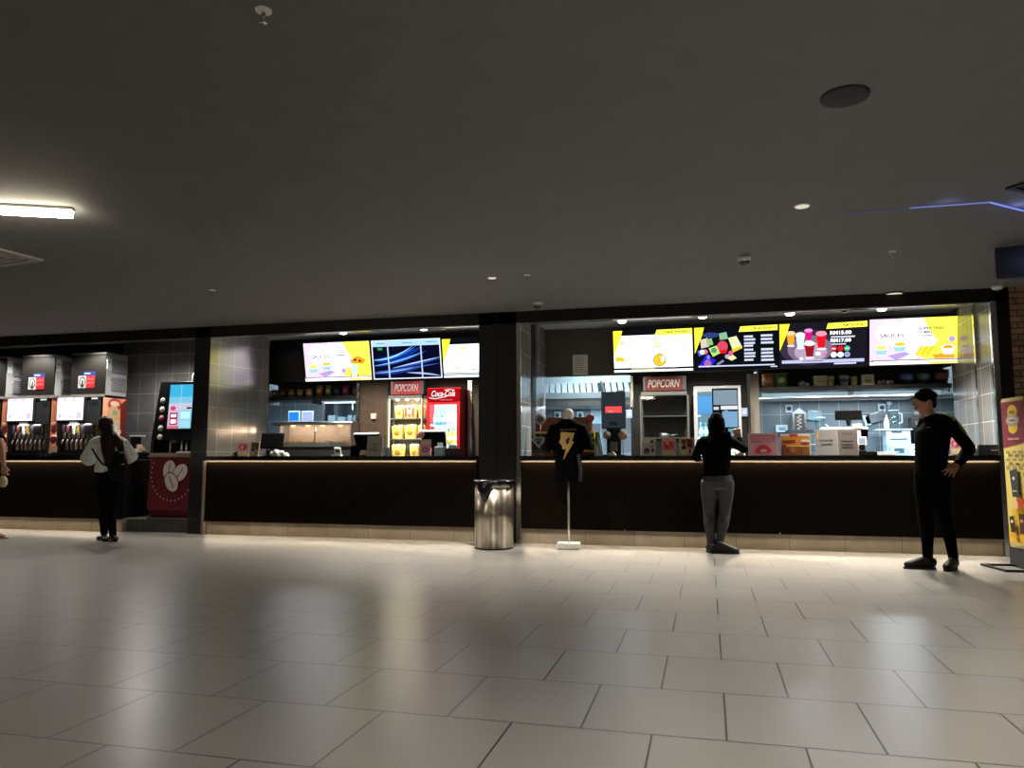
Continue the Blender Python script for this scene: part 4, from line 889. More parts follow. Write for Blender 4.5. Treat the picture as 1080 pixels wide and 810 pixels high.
m = MB(); M = rot(R(35), 0, 0, (0, 0, .05)); m.bx(-.045, .045, -.015, .015, -.05, .08, WHITE, M); m.build('body', t, None, .006); MB().bx(-.03, .03, -.018, -.015, .01, .06, P('#2a2c2e', .3), M).build('screen', t)
MB().bx(-.08, .05, -.05, .07, 0, .02, WHITE).build('base', t, None, .004)
t = thing('paper_bag_pile', 'crumpled white papers behind the left cash terminal', 'papers', (xat(299, 9.9), 9.80, CT))
m = MB(); rr = random.Random(3)
for i in range(5):
    a = rr.uniform(0, 3); m.ell((-.10+.05*i, rr.uniform(-.02, .03), .03+.01*(i % 2)), .055, .05, .035+.01*(i % 3), PAPER, 7, 5, rot(rr.uniform(-.4, .4), rr.uniform(-.4, .4), 0))
m.build('sheet', t)
t = thing('small_pouch', 'blue grey small box beside the pick-up sign', 'box', (xat(407.5, 9.8), 9.8, CT))
MB().bx(-.05, .05, -.03, .03, 0, .12, P('#5a6470', .5)).build('body', t, None, .006); MB().bx(-.05, .05, -.032, .032, .09, .105, P('#808a98', .5)).build('lid', t)
t = thing('wedge_holder', 'small black holder at the far left of the left counter', 'holder', (xat(250, 9.75), 9.75, CT))
MB().prism([(-.04, 0), (.04, 0), (.03, .07), (-.01, .05)], -.04, .04, BLACK).build('body', t, None, .004); MB().bx(-.02, .02, -.043, -.04, .01, .03, GREY).build('label_plate', t)

# right counter
yb = 9.86
X = lambda px: xat(px, yb)
x0, x1 = X(563), X(629)
t = thing('merchandise_stand', 'brown wooden display stand behind the black shirt form', 'display stand', ((x0+x1)/2, yb, CT))
h = (x1-x0)/2; zt = zat(600, 440, yb)-CT; BR = P('#7a3a18', .5, 0, .15, 14)
MB().bx(-h+.02, h-.06, .02, .05, zat(600, 456, yb)-CT, zt, BR).build('header_panel', t)
MB().bx(-h, h-.02, -.06, .10, 0, .05, BR).build('base', t)
m = MB(); m.bx(-h, h, .05, .07, .05, zat(600, 456, yb)-CT, P('#15120f', .6)); m.build('back_panel', t)
m = MB(); yl = P('#d8c83c', .5)
for x in (-h, -h+.23, h-.16, h-.04): m.bx(x, x+.016, .0, .03, .05, zat(600, 455, yb)-CT, yl)
m.bx(-h, -h+.24, .0, .03, zat(600, 457, yb)-CT, zat(600, 455, yb)-CT, yl); m.bx(h-.16, h-.03, 0, .03, zat(600, 457, yb)-CT, zat(600, 455, yb)-CT, yl)
m.build('yellow_frame', t)
def badge(px, py, r, col, col2, label, yy=9.83):
    p = at(px, py, yy); t = thing('round_badge', label, 'badge', (p.x, yy, CT), 0, 'round badges')
    zz = p.z-CT
    MB().lathe([(.001, 0), (r, 0), (r*1.02, .006), (r, .012), (.001, .012)], P(col, .35), 26, rot(R(90), 0, 0, (0, 0, zz))).build('disc', t)
    MB().lathe([(.001, 0), (r*.6, 0), (r*.6, .003), (.001, .003)], P(col2, .5), 20, rot(R(90), 0, 0, (0, -.012, zz))).build('emblem', t)
    MB().tube([(0, .004, .01), (0, .004, zz)], .005, STEELD, 6).build('stick', t); MB().lathe([(.001, 0), (.035, 0), (.035, .012), (.001, .012)], BLACK, 16).build('base', t)
badge(570, 442, .072, '#8a8a84', '#4a4a46', 'large grey round badge left above the wooden display stand', 9.79)
badge(622.5, 441, .052, '#7a2a2a', '#a04a48', 'dark red round badge right of the shirt form', 9.79)
badge(640, 459, .05, '#7a7a74', '#9a968a', 'grey round badge below the order kiosk at left', 9.74)
badge(657, 459, .058, '#b08878', '#c89a88', 'tan round badge below the order kiosk at right', 9.74)
t = thing('emblem_tin', 'black tin with silver diamond emblem in the wooden display stand', 'tin', (X(569), 9.84, CT+.05))
MB().bx(-.085, .085, -.03, .03, 0, .19, P('#17120f', .5)).build('body', t, None, .006)
m = MB(); sv = P('#c8ccd4', .3, .6)
m.prism([(-.10, .165), (-.06, .20), (.06, .20), (.10, .165), (0, .05)], -.037, -.031, sv); m.prism([(-.06, .16), (-.035, .18), (.035, .18), (.06, .16), (0, .09)], -.040, -.037, P('#4a5474', .4)); m.loft([(-.05, -.041, .145), (.0, -.041, .16), (.045, -.041, .14)], [(.008, .003)]*3, sv, 8, None, 0); m.build('emblem', t)
m = MB(); m.bx(-.05, .05, -.033, -.031, .012, .03, P('#5a5048', .5)); m.build('label_strip', t)
t = thing('poster_card', 'yellow framed dark card in the display stand right of the shirt', 'card', (X(624), 9.79, CT+.05))
MB().bx(-.055, .055, 0, .006, 0, .19, P('#d8c83c', .5)).build('card', t); m = MB(); m.bx(-.04, .04, -.002, 0, .02, .17, P('#3a2a1c', .5)); m.ell((0, -.002, .12), .025, .003, .03, P('#c8a838', .5)); m.build('print', t)
# blue wet-floor style cone behind
p = at(631, 465, 9.95)
t = thing('triangle_stand', 'pale blue triangular folding stand left of the order kiosk', 'stand', (p.x, 9.97, CT))
m = MB(); m.prism([(-.07, 0), (.07, 0), (.02, .32), (-.02, .32)], -.02, .02, P('#7fa4b8', .4)); m.build('panel', t, None, .004); MB().prism([(-.035, .1), (.035, .1), (.012, .26), (-.012, .26)], -.024, -.02, P('#9cc0d2', .4)).build('inset', t)
t = thing('sanitizer_bottle', 'small pale bottle before the blue triangular stand', 'bottle', (X(630), 9.72, CT))
MB().lathe([(.001, 0), (.025, 0), (.026, .09), (.012, .11), (.01, .125), (.001, .125)], P('#c4dce4', .3), 16).build('bottle_body', t); m = MB(); m.tube([(0, 0, .12), (0, 0, .15), (-.03, 0, .15)], .006, WHITE, 8); m.build('pump', t)
# order kiosk
yk = 9.8; p = at(647, 446, yk); hw = (xat(660, yk)-xat(635, yk))/2
zk = lambda py: zat(647, py, yk)-CT
t = thing('order_kiosk', 'tall dark order kiosk with red banner on its screen', 'kiosk', (p.x, yk, CT))
MB().bx(-hw, hw, -.01, .05, zk(452), zk(413), P('#0b0c0e', .35)).build('housing', t, None, .006)
m = MB(); m.art(hw*1.9, (zk(414)-zk(451)), [('r', 0, 0, 1, 1, E('#3a444c', .55)), ('r', .15, .40, .88, .58, E('#f04a4c', 1.3)), ('r', .3, .53, .5, .55, E('#f8b0b0', 1.2)), ('r', .33, .84, .67, .94, E('#1c2226', .5)), ('r', .38, .86, .42, .93, E('#3a444c', .5)), ('r', .48, .86, .52, .93, E('#3a444c', .5)), ('r', .58, .86, .62, .93, E('#3a444c', .5))], Matrix.Translation((0, -.011, (zk(414)+zk(451))/2))); m.build('screen', t)
MB().bx(hw*.3, hw*.95, .0, .05, zk(413), zk(411.5), WHITE).build('top_clip', t)
m = MB(); m.bx(-.09, .09, 0, .05, 0, zk(452), BLACK); m.bx(-.13, .13, -.06, .10, 0, .015, BLACK); m.build('stand', t)
MB().bx(-.045, .045, -.012, 0, .06, .18, P('#8a8680', .5)).build('card_terminal', t, None, .004)
t = thing('receipt_roll', 'white crumpled receipt at the foot of the order kiosk', 'receipt', (xat(645, 9.68), 9.68, CT))
MB().bx(-.05, .05, -.035, .035, 0, .03, WHITE).build('body', t, None, .01); MB().loft([(-.03, 0, .03), (0, .0, .05), (.035, 0, .04)], [(.03, .004)]*3, PAPER, 8, (0, 1, 0), .3).build('receipt', t)
y = 9.72
pd = [('r', 0, 0, 1, 1, C('#c8c0b4')), ('c', .35, .2, .35, .14, C('#e0dcd4')), ('c', .72, .24, .14, .08, C('#1a1212')), ('c', .74, .27, .06, .03, C('#a02028')), ('c', .32, .75, .22, .16, C('#2a2224')), ('c', .34, .80, .12, .08, C('#7a6a88')), ('c', .8, .7, .12, .12, C('#4a4440')), ('p', [(.55, .5), (.85, .45), (.8, .55)], C('#4a4440'))]
standee('card_holder', 'white card with dark cartoon blobs in front of the unlit popcorn warmer', 'card', xat(684, y), y, .16, .235, pd, 0, R(-8), G)
pk2 = [('r', 0, 0, 1, 1, C('#d87888')), ('c', .5, .40, .34, .22, C('#b82838')), ('c', .4, .3, .12, .1, C('#e8a090')), ('c', .65, .5, .12, .1, C('#e05a48')), ('r', .06, .70, .94, .97, C('#d8c890')), ('r', .1, .05, .9, .13, C('#e8b8c0'))]
standee('card_holder', 'pink card with red picture in front of the unlit popcorn warmer', 'card', xat(704.5, y), y, .17, .225, pk2, 0, R(-8), G)
standee('card_holder', 'brown and cream picture card left of the woman at the counter', 'card', xat(723.5, y), y, .175, .225, mv, 0, R(-8), G)
lips = [('r', 0, 0, 1, 1, C('#dc9aa2')), ('p', [(.05, .1), (.95, .06), (.9, .36), (.1, .42)], C('#c87884')), ('r', .1, .16, .8, .2, C('#e4b0b4')), ('r', .15, .27, .85, .31, C('#e4b0b4')), ('p', [(.22, .78), (.35, .56), (.5, .50), (.65, .56), (.80, .76), (.72, .88), (.28, .9)], C('#d83048')), ('p', [(.36, .78), (.5, .7), (.66, .78), (.5, .9)], C('#e89098')), ('c', .45, .8, .04, .04, C('#f0d0d0')), ('c', .56, .8, .04, .04, C('#f0d0d0'))]
standee('picture_card', 'large square pink card with red lips right of the woman', 'card', xat(804, y), y, .345, .27, lips, 0, R(-6))
bur = [('r', 0, 0, 1, 1, C('#d88a28')), ('r', .0, .0, 1, .1, C('#e8e0d8')), ('r', .3, .0, .6, .12, C('#c83a30')), ('p', [(.05, .30), (.5, .28), (.5, .42), (.05, .44)], C('#8a2c14')), ('c', .85, .34, .16, .08, C('#e8d8c0')), ('c', .84, .42, .15, .05, C('#a84a20')), ('p', [(.02, .5), (.18, .5), (.18, .98), (.02, .98)], C('#7a2818')), ('r', .22, .58, .68, 1, C('#7a4210')), ('r', .70, .58, .97, 1, C('#824a14')), ('r', .2, .55, 1, .60, C('#d8a860')), ('c', .4, .75, .1, .14, C('#a86018'))]
standee('picture_card', 'orange picture card with burgers and dark drinks on the right counter', 'card', xat(838, y), y, .335, .265, bur, 0, R(-6))
cc = [('r', 0, 0, 1, 1, C('#94908b')), ('r', .06, .08, .14, .3, C('#d8a830')), ('t', 'COUNTER', .5, .42, .62, .075, C('#2a2826'), 0, .03), ('t', 'CLOSED', .5, .57, .52, .075, C('#2a2826'), 0, .03)]
standee('counter_sign', 'grey counter closed sign, left panel of the two grey signs', 'sign', xat(871, y), y, .255, .31, cc, R(3))
nn = [('r', 0, 0, 1, 1, C('#74675f')), ('t', 'NOTICE', .5, .14, .5, .06, C('#3a332f'), 0, .01), ('r', .2, .42, .8, .46, C('#3a332f')), ('r', .2, .55, .78, .59, C('#3a332f')), ('r', .2, .66, .8, .70, C('#3a332f'))]
standee('counter_sign', 'brownish grey notice sign, right panel of the two grey signs', 'sign', xat(893, y), y+.02, .23, .305, nn, R(-8))
t = thing('card_reader', 'white framed card reader right of the two grey signs', 'card reader', (xat(908, 9.78), 9.78, CT), R(-10), 'card readers')
M = rot(R(-25), 0, 0, (0, 0, .12)); m = MB(); m.bx(-.05, .05, -.012, .012, 0, .11, WHITE, M); m.build('frame', t, None, .005); MB().bx(-.036, .036, -.015, -.012, .015, .095, P('#5a6a74', .3), M).build('screen', t)
m = MB(); m.bx(-.05, .05, -.05, .06, 0, .06, BLACK); m.bx(-.03, .03, -.02, .03, .06, .13, BLACK); m.build('base', t, None, .005)
t = thing('ticket_printer', 'low black ticket printer beside the white framed card reader', 'printer', (xat(917, 9.74), 9.74, CT), 0)
MB().bx(-.06, .06, -.05, .05, 0, .045, BLACK).build('body', t, None, .006); MB().bx(-.04, .04, -.052, -.02, .045, .05, STEELD).build('slot', t)
t = thing('plate_stack', 'clear box and white trays on the right counter left of the man', 'trays', (xat(930, 9.85), 9.85, CT))
m = MB(); m.bx(-.13, .13, -.06, .06, 0, .03, WHITE); m.bx(-.10, .16, -.05, .05, .03, .045, P('#cfd8d8', .4)); m.build('tray', t, None, .005); MB().bx(-.09, .07, -.05, .05, .045, .12, GLASS).build('clear_box', t)
t = thing('glass_jar', 'clear glass jar between the orange card and the closed sign', 'jar', (xat(856, 9.8), 9.8, CT))
MB().lathe([(.001, 0), (.045, 0), (.045, .13), (.04, .135), (.04, .01), (.001, .01)], GLASS, 18).build('jar', t); MB().lathe([(.046, .128), (.049, .133), (.046, .138)], P('#c8d8dc', .3), 18).build('rim', t)
t = thing('cup_tower', 'stack of cream cups behind the brownish notice sign', 'cups', (xat(904, 9.9), 9.92, CT))
m = MB()
for i in range(3): m.lathe([(.001, .30+.0*i), (.035, .30), (.055, .34+.02*i), (.001, .34+.02*i)], P('#c8b8a4', .5), 14)
m.lathe([(.001, 0), (.038, 0), (.038, .3), (.001, .3)], P('#b8aca0', .5), 14); m.build('cup', t)
t = thing('tissue_pile', 'white crumpled tissue on the counter right of the woman', 'tissue', (xat(777, 9.66), 9.66, CT))
m = MB(); rr = random.Random(9)
for i in range(6): m.ell((-.07+.028*i, rr.uniform(-.03, .03), .025+.022*(i in (1, 2))), .045, .04, .03+.02*(i in (1, 2)), PAPER, 7, 5, rot(rr.uniform(-.5, .5), rr.uniform(-.5, .5), 0))
m.build('sheet', t)
# behind the man
standee('card_holder', 'pink card seen behind the crook of the man\'s arm', 'card', xat(1007, 9.7), 9.70, .12, .20, pk, R(6), R(-8), G)
standee('card_holder', 'yellow and brown card seen behind the crook of the man\'s arm', 'card', xat(1012.5, 9.7), 9.72, .12, .19, [('r', 0, 0, 1, 1, C('#d8b858')), ('c', .5, .4, .3, .2, C('#8a4a28')), ('r', .1, .7, .9, .9, C('#e8dcb0'))], R(-6), R(-8), G)
t = thing('condiment_box', 'black box at the right end of the right counter', 'box', (xat(1040, 9.75), 9.75, CT))
MB().bx(-.12, .10, -.08, .08, 0, .12, P('#131314', .4)).build('body', t, None, .006); MB().bx(-.0, .07, -.083, -.08, .05, .065, GREY).build('label_plate', t)
t = thing('napkin_wad', 'white crumpled napkins left of the black box at the counter end', 'napkins', (xat(1021, 9.75), 9.75, CT))
m = MB()
for i in range(5): m.ell((-.03+.02*i, .01*(i % 2), .04+.03*(i % 3)), .03, .03, .045, PAPER, 7, 5)
m.build('sheet', t)
# ------------------------------------------------------------------ drink dispensers on the left counter
YD = 9.86
def yon(px, X):
    d = FW*FPX + RT*(px-540) - UP*(440-405)
    return X*d.y/d.x
xr2 = xat(107, YD); pitch = xr2-xat(53, YD); depth = yon(133, xr2)-YD
zd = lambda py: zat(80, py, YD)-CT
def dispenser(i, xr, labels):
    w = pitch*.985; hw = w/2; xc = xr-hw
    t = thing('drink_dispenser', labels[0], 'drink dispenser', (xc, YD, CT), 0, 'drink dispensers on the left counter')
    H = zd(419); dk = P('#1b1c1e', .45); gy = P('#3a3b3d', .4, .3)
    zs0, zs1 = zd(443), zd(419.5)
    m = MB()
    m.bx(-hw+.02, hw-.0, .16, depth, 0, H, gy); m.bx(-hw+.02, hw, .0, .16, zd(446), H, dk); m.bx(-hw+.02, hw, -.06, .16, 0, zd(479), dk); m.bx(hw-.05, hw, 0, .16, 0, H, gy); m.bx(-hw+.02, -hw+.07, 0, .16, 0, H, gy)
    m.build('body', t)
    q = lambda px: (px-53)/(107-53)*w-hw
    m = MB(); m.bx(q(60), q(90.5), -.03, 0, zs0-.02, zs1+.01, dk); m.build('screen_bezel', t, None, .015)
    m = MB(); a, b = q(61), q(89); m.art(b-a, zs1-zs0, [('r', 0, 0, 1, 1, E('#fbf2fb', 1.7)), ('p', [(.22, .02), (.34, .02), (.28, .16)], E('#c9b4e0', 1.2)), ('p', [(.55, .02), (.72, .02), (.6, .2)], E('#d4c4e6', 1.3)), ('r', .08, .72, .16, .9, E('#cbb6dd', 1.2)), ('r', .2, .68, .24, .92, E('#c4b0da', 1.2)), ('r', .42, .84, .58, .88, E('#b8a8cc', 1.1)), ('r', .78, .66, .94, .92, E('#d8c0e4', 1.3)), ('c', .86, .72, .06, .06, E('#e6b8d4', 1.3))], Matrix.Translation(((a+b)/2, -.031, (zs0+zs1)/2))); m.build('screen', t)
    MB().bx(q(91), q(106), -.006, 0, zd(446), zs1, P('#3a3e40', .35)).build('side_panel', t)
    cor = P('#f09470', .4); cor2 = P('#f0b898', .45); mar = P('#5a1a1c', .4)
    m = MB(); m.bx(q(53.5), q(59.8), -.008, 0, zd(478), zs1, cor)
    m.ell((q(57.5), -.008, zd(452)), .06, .006, .07, P('#7a2a22', .4)); m.ell((q(57.5), -.010, zd(463)), .07, .006, .06, mar); m.ell((q(57), -.012, zd(447)), .05, .005, .03, cor2); m.ell((q(58), -.013, zd(460)), .055, .005, .018, P('#e8c8b8', .4)); m.bx(q(53.5), q(62), -.012, -.008, zd(478), zd(470), P('#b08878', .5))
    m.build('front_poster', t)
    rr = random.Random(4+i)
    for k in range(8):
        x = q(66+k*5.0)
        m = MB(); m.lathe([(.001, .0), (.014, .0), (.019, .05), (.019, .10), (.001, .1)], P('#a9a29a', .3, .6), 10, Matrix.Translation((x, .05, zd(462)))); m.tube([(x, .03, zd(463)), (x, .0, zd(468))], .007, P('#c4b8ac', .3, .5), 6)
        m.build('nozzle', t)
        m = MB(); m.bx(x-.026, x+.026, .02, .03, zd(457), zd(448), P(('#2a2630', '#4a2420', '#26302a', '#8a7a28')[k % 4], .4)); m.build('flavour_plate', t)
        m = MB(); m.bx(x-.02, x+.02, .10, .12, zd(474), zd(464), P(('#8a7a70', '#6a5a52', '#9a8a80')[k % 3], .4)); m.build('lever', t)
    MB().bx(q(75), q(83), -.03, .03, zd(448), zd(445), P('#d8e8ec', .3)).bx(q(78), q(80), -.02, .0, zd(458), zd(448), P('#c0d0d8', .3)).build('ice_chute', t)
    MB().bx(q(90), q(100), -.03, .1, zd(458), zd(447), BLACK).build('scanner', t, None, .02)
    m = MB(); m.bx(q(62), q(104), -.10, -.06, .002, max(.06, zd(477)), BLACK); m.bx(q(64), q(102), -.12, .1, .03, .045, P('#2a2a2c', .3)); m.build('drip_tray', t)
    MB().bx(q(53), q(107), -.02, .05, H-.0, H+.03, P('#bdb9b2', .35, .5)).build('top_rail', t); MB().bx(q(97), q(103), -.03, -.02, H-.04, H-.015, WHITE).build('label_plate', t)
    # poster on the side cheek facing +x
    M = Matrix.Translation((hw+.001, depth/2, (zd(478)+zs1)/2)) @ rot(0, 0, R(90))
    m = MB(); W_d, H_d = depth*.94, zs1-zd(478)
    m.art(W_d, H_d, [('r', 0, 0, 1, 1, P('#e2865f', .5)), ('p', [(.0, 0), (.35, 0), (.15, .5), (0, .6)], P('#eea884', .5)), ('c', .5, .12, .3, .12, P('#a04030', .5)), ('c', .5, .10, .2, .05, P('#e0b8a0', .5)), ('c', .45, .30, .28, .16, P('#c8a078', .5)), ('c', .52, .26, .12, .05, P('#8a9a70', .5)), ('p', [(.75, .1), (1, 0), (1, 1), (.8, 1)], P('#6a1a1a', .5)), ('p', [(.1, .5), (.75, .38), (.78, 1), (.1, 1)], P('#c8b49c', .5)), ('t', 'Coke', .5, .60, .62, .20, P('#f0ece8', .5), .35, .01), ('c', .40, .85, .2, .1, P('#b85a40', .5))], M, 0, .001)
    m.build('side_poster', t)
    lamp('AREA', 'dispenser_fill', (xc+.03, YD-.03, CT+zd(447.5)), 3.0, (1, .9, .82), w*.6, .03, R(20), 0, 0)  # area lamp added under the screen to brighten the nozzle area
    # ice machine standing on the dispenser
    z0 = CT+H+.03; zt = zat(88, 374, YD+.04)-z0; iw = (xat(107, YD)-xat(70, YD)); 
    t2 = thing('ice_machine', labels[1], 'ice machine', (xr-iw/2, YD+.04, z0), 0, 'ice machines on the drink dispensers'); ih = iw/2; D = depth-.06
    MB().bx(-ih, ih, .02, D, 0, zt, P('#a4a4a4', .45, .2)).build('body', t2, None, .008)
    f = MB().bx(-ih+.005, ih-.01, 0, .02, .02, zt-.005, P('#1d1b19', .35)).build('front_panel', t2, None, .006)
    m = MB(); s = ih*2; m.art(s*.48, zt*.40, [('p', [(.28, 0), (1, 0), (1, .26), (.0, .26), (.0, .2), (.25, .2)], P('#1e2a5c', .4)), ('r', .35, .08, .7, .16, P('#8a98c0', .4)), ('r', 0, .26, .48, 1, P('#b8b6b2', .4)), ('c', .25, .62, .19, .32, P('#3a3838', .4)), ('c', .25, .62, .13, .22, P('#c8c6c2', .4)), ('p', [(.2, .95), (.22, .5), (.3, .5), (.32, .95)], P('#17161a', .4)), ('r', .48, .26, 1, 1, P('#a8222a', .4)), ('r', .52, .42, .92, .50, P('#d85a58', .4)), ('r', .52, .66, .92, .74, P('#d85a58', .4))], Matrix.Translation((-.02, -.001, zt*.38))); m.build('sticker', t2)
    MB().bx(-ih, ih, -.005, D, zt, zt+.025, P('#a8a6a2', .3, .8)).build('lid', t2)
    M = Matrix.Translation((ih+.001, D/2, zt/2)) @ rot(0, 0, R(90))
    m = MB()
    for k in (-1, 1):
        m.bx(-D*.22, D*.46, -.02, 0, k*zt*.22-zt*.17, k*zt*.22+zt*.17, P('#85868a', .45, .2), M)
        for j in range(6): m.bx(-D*.20, D*.44, -.026, -.02, k*zt*.22-zt*.15+j*zt*.055, k*zt*.22-zt*.15+j*zt*.055+.012, P('#5a5b5e', .4, .2), M)
    m.build('side_vent', t2, None, .004)
    m = MB(); m.bx(-D*.46, -D*.27, -.004, 0, zt*.12, zt*.42, P('#d0dae0', .6), M); m.bx(-D*.43, -D*.31, -.005, -.004, zt*.28, zt*.31, P('#6a88a8', .6), M); m.build('data_sheet', t2)
    m = MB()
    for zz in (.28, -.12): m.ell((-D*.25, -.008, zt*zz), .014, .012, .014, CHROME, 8, 6, M)
    m.build('bolt', t2)
dispenser(0, xr2, ('drink dispenser right behind the woman in the pale blouse', 'dark fronted ice machine nearest the tiled wall, greenish sheen'))
dispenser(1, xr2-pitch, ('drink dispenser with screen left of the woman in the pale blouse', 'dark fronted ice machine, second from the tiled wall'))
dispenser(2, xr2-2*pitch, ('drink dispenser mostly cut off at the left edge of the photo', 'ice machine cut off at the left edge, only its side showing'))
t = thing('napkin_box', 'black tray with pale napkins at the right end of the dispenser counter', 'tray', (xat(148, 9.8), 9.8, CT))
MB().bx(-.11, .11, -.1, .1, 0, .06, BLACK).build('tray', t, None, .006); MB().bx(-.14, -.04, -.02, .09, .06, .30, P('#17181a', .4)).bx(-.15, .03, -.03, .1, .30, .325, P('#d8dadb', .4)).build('lid_rack', t)
m = MB()
for k in range(4): m.bx(-.03+.03*k, -.008+.03*k, -.05, .05, .06, .12+.03*((k*2) % 3), P('#e0d2b4', .6), rot(0, .1*(k-1), 0))
m.build('napkins', t)

# coffee machine on its red cabinet
YK = 9.80; xl, xr = xat(160, YK), xat(204.5, YK)
t = thing('coffee_cabinet', 'dark red cabinet with white coffee bean emblem under the coffee machine', 'cabinet', ((xl+xr)/2, YK, .2)); hw = (xr-xl)/2
zk_ = lambda py: zat(182, py, YK)
z1 = zk_(482)-.2; RD = P('#6c1c2c', .4)
m = MB()
m.add([(s*hw, y, z) for s in (-1, 1) for y, z in ((.06, 0), (.03, .10), (-.02, .11), (.0, z1), (.5, z1), (.5, 0))], [tuple(range(6)), tuple(reversed(range(6, 12)))]+[(i, i+6, (i+1) % 6+6, (i+1) % 6) for i in range(6)], RD)
m.build('body', t, None, .008)
MB().bx(-hw-.01, hw+.01, -.03, .5, z1, z1+.03, P('#7a6a60', .35)).build('top', t)
M = Matrix.Translation((.05, -.021, z1*.64)); bw = P('#d0c8c0', .5); bk = P('#2a1014', .5)
def ellp(cx, cy, a, b, ang, n=22): return [(cx+a*math.cos(2*math.pi*i/n)*math.cos(ang)-b*math.sin(2*math.pi*i/n)*math.sin(ang), cy+a*math.cos(2*math.pi*i/n)*math.sin(ang)+b*math.sin(2*math.pi*i/n)*math.cos(ang)) for i in range(n)]
for k_, (cx, cy, an) in enumerate(((.42, .30, .15), (.72, .36, .75), (.50, .58, -.55))):
    dx, dy = math.sin(an), -math.cos(an)
    its = [('p', ellp(cx, cy, .19, .25, an), RD), ('p', ellp(cx, cy, .165, .225, an), bw), ('p', [(cx-dx*.12-.012, cy-dy*.15), (cx-dx*.12+.012, cy-dy*.15), (cx+dx*.12+.012, cy+dy*.15), (cx+dx*.12-.012, cy+dy*.15)], bk)]
    m = MB(); m.art(hw*1.72, hw*1.75, its, M, -.003*k_); m.build('coffee_bean_emblem', t)
its = []
for i in range(17):
    a = R(205-i*10.5); its.append(('c', .50+.57*math.cos(a), .40+.60*math.sin(math.pi-a), .016, .02, bw))
m = MB(); m.art(hw*1.72, hw*1.75, its, M, 0, .0001); m.build('dotted_arc', t)
xl, xr = xat(160, YK), xat(205, YK)
t = thing('coffee_machine', 'tall black coffee machine with blue touch screen beside the dark pier', 'coffee machine', ((xl+xr)/2, YK, z1+.23)); hw = (xr-xl)/2
b0 = z1+.23; zt = zk_(402)-b0; zm = zk_(464)-b0
m = MB()
m.add([(x, y, z) for x, y, z in ((-hw, 0, zm), (hw, 0, zm), (hw, .45, zm), (-hw, .45, zm), (-hw+.09, .05, zt), (hw, .05, zt), (hw, .45, zt), (-hw+.09, .45, zt))], [(0, 3, 2, 1), (4, 5, 6, 7), (0, 1, 5, 4), (1, 2, 6, 5), (2, 3, 7, 6), (3, 0, 4, 7)], P('#0c0d10', .25))
m.bx(-hw, hw, .22, .45, 0, zm, P('#0c0d10', .3)); m.bx(-hw, -hw+.05, 0, .3, 0, zm, BLACK); m.bx(hw-.05, hw, 0, .3, 0, zm, BLACK)
m.build('body', t, None, .01)
th = math.atan2(.05, zt-zm)
M = Matrix.Translation((0, 0, zm)) @ rot(-th, 0, 0)
sx0, sx1 = xat(176.5, YK)-t.location.x, xat(201, YK)-t.location.x; sz0, sz1 = zk_(452)-b0-zm, zk_(405.5)-b0-zm
m = MB(); m.art(sx1-sx0, sz1-sz0, [('r', 0, 0, 1, 1, E('#3fb4e0', 1.1)), ('r', 0, .28, 1, .42, E('#7cc4e2', 1.1)), ('r', 0, .42, 1, .62, E('#c8c4dc', 1.1)), ('r', 0, .58, 1, 1, E('#8ccfe6', 1.1)), ('r', 0, .58, .48, 1, E('#d6b4cc', 1.1)), ('r', .49, 0, .51, 1, E('#9fdcf0', 1.2)), ('c', .2, .54, .12, .05, E('#d84a6a', 1)), ('r', .08, .64, .42, .92, E('#b03a6a', 1)), ('r', .14, .68, .36, .74, W_), ('r', .14, .80, .36, .88, W_), ('r', .55, .62, .95, .78, E('#b8ecf2', 1.2)), ('r', .55, .82, .95, .96, E('#a0dcec', 1.1)), ('r', .0, .94, .5, 1, E('#e06a8a', 1)), ('p', [(.8, .52), (1, .52), (1, .56), (.8, .56)], E('#141820', .5))], M @ Matrix.Translation(((sx0+sx1)/2, -.003, (sz0+sz1)/2))); m.build('touch_screen', t)
for k, (py, c) in enumerate(((422, '#8a8784'), (431.5, '#9a9590'), (441, '#7a2a2a'), (451.5, '#8a8784'), (461, '#8a8784'))):
    MB().lathe([(.001, 0), (.045, 0), (.045, .006), (.001, .006)], P(c, .5), 18, M @ rot(R(90), 0, 0, (xat(169.5, YK)-t.location.x, .0, zk_(py)-b0-zm))).build('round_emblem', t)
for px, r in ((179, .012), (191, .016), (196, .012)):
    x = xat(px, YK)-t.location.x
    m = MB(); m.tube([(x, .04, 0.06), (x, .04, zm)], r, STEEL, 8); m.lathe([(.001, 0), (r*1.6, 0), (r*1.3, .03), (.001, .03)], STEEL, 10, Matrix.Translation((x, .04, .04))); m.build('spout', t)
MB().bx(-.05, .05, .02, .1, zm-.04, zm, P('#5a5048', .4)).build('spout_block', t)
MB().bx(-hw+.02, hw, -.02, .3, 0, .03, P('#8a7a6c', .3)).bx(hw*.3, hw, -.03, .1, .03, .05, WHITE).build('drip_tray', t)
m = MB(); m.tube([(hw*.25, .3, zt), (hw*.25, .3, zt+.12), (hw*.5, .35, zt+.30)], .012, WHITE, 8); m.build('cable', t)
MB().bx(hw-.01, hw+.01, -.01, .02, zk_(440)-b0, zk_(430)-b0, E('#d8e4f0', 1)).build('side_light', t)

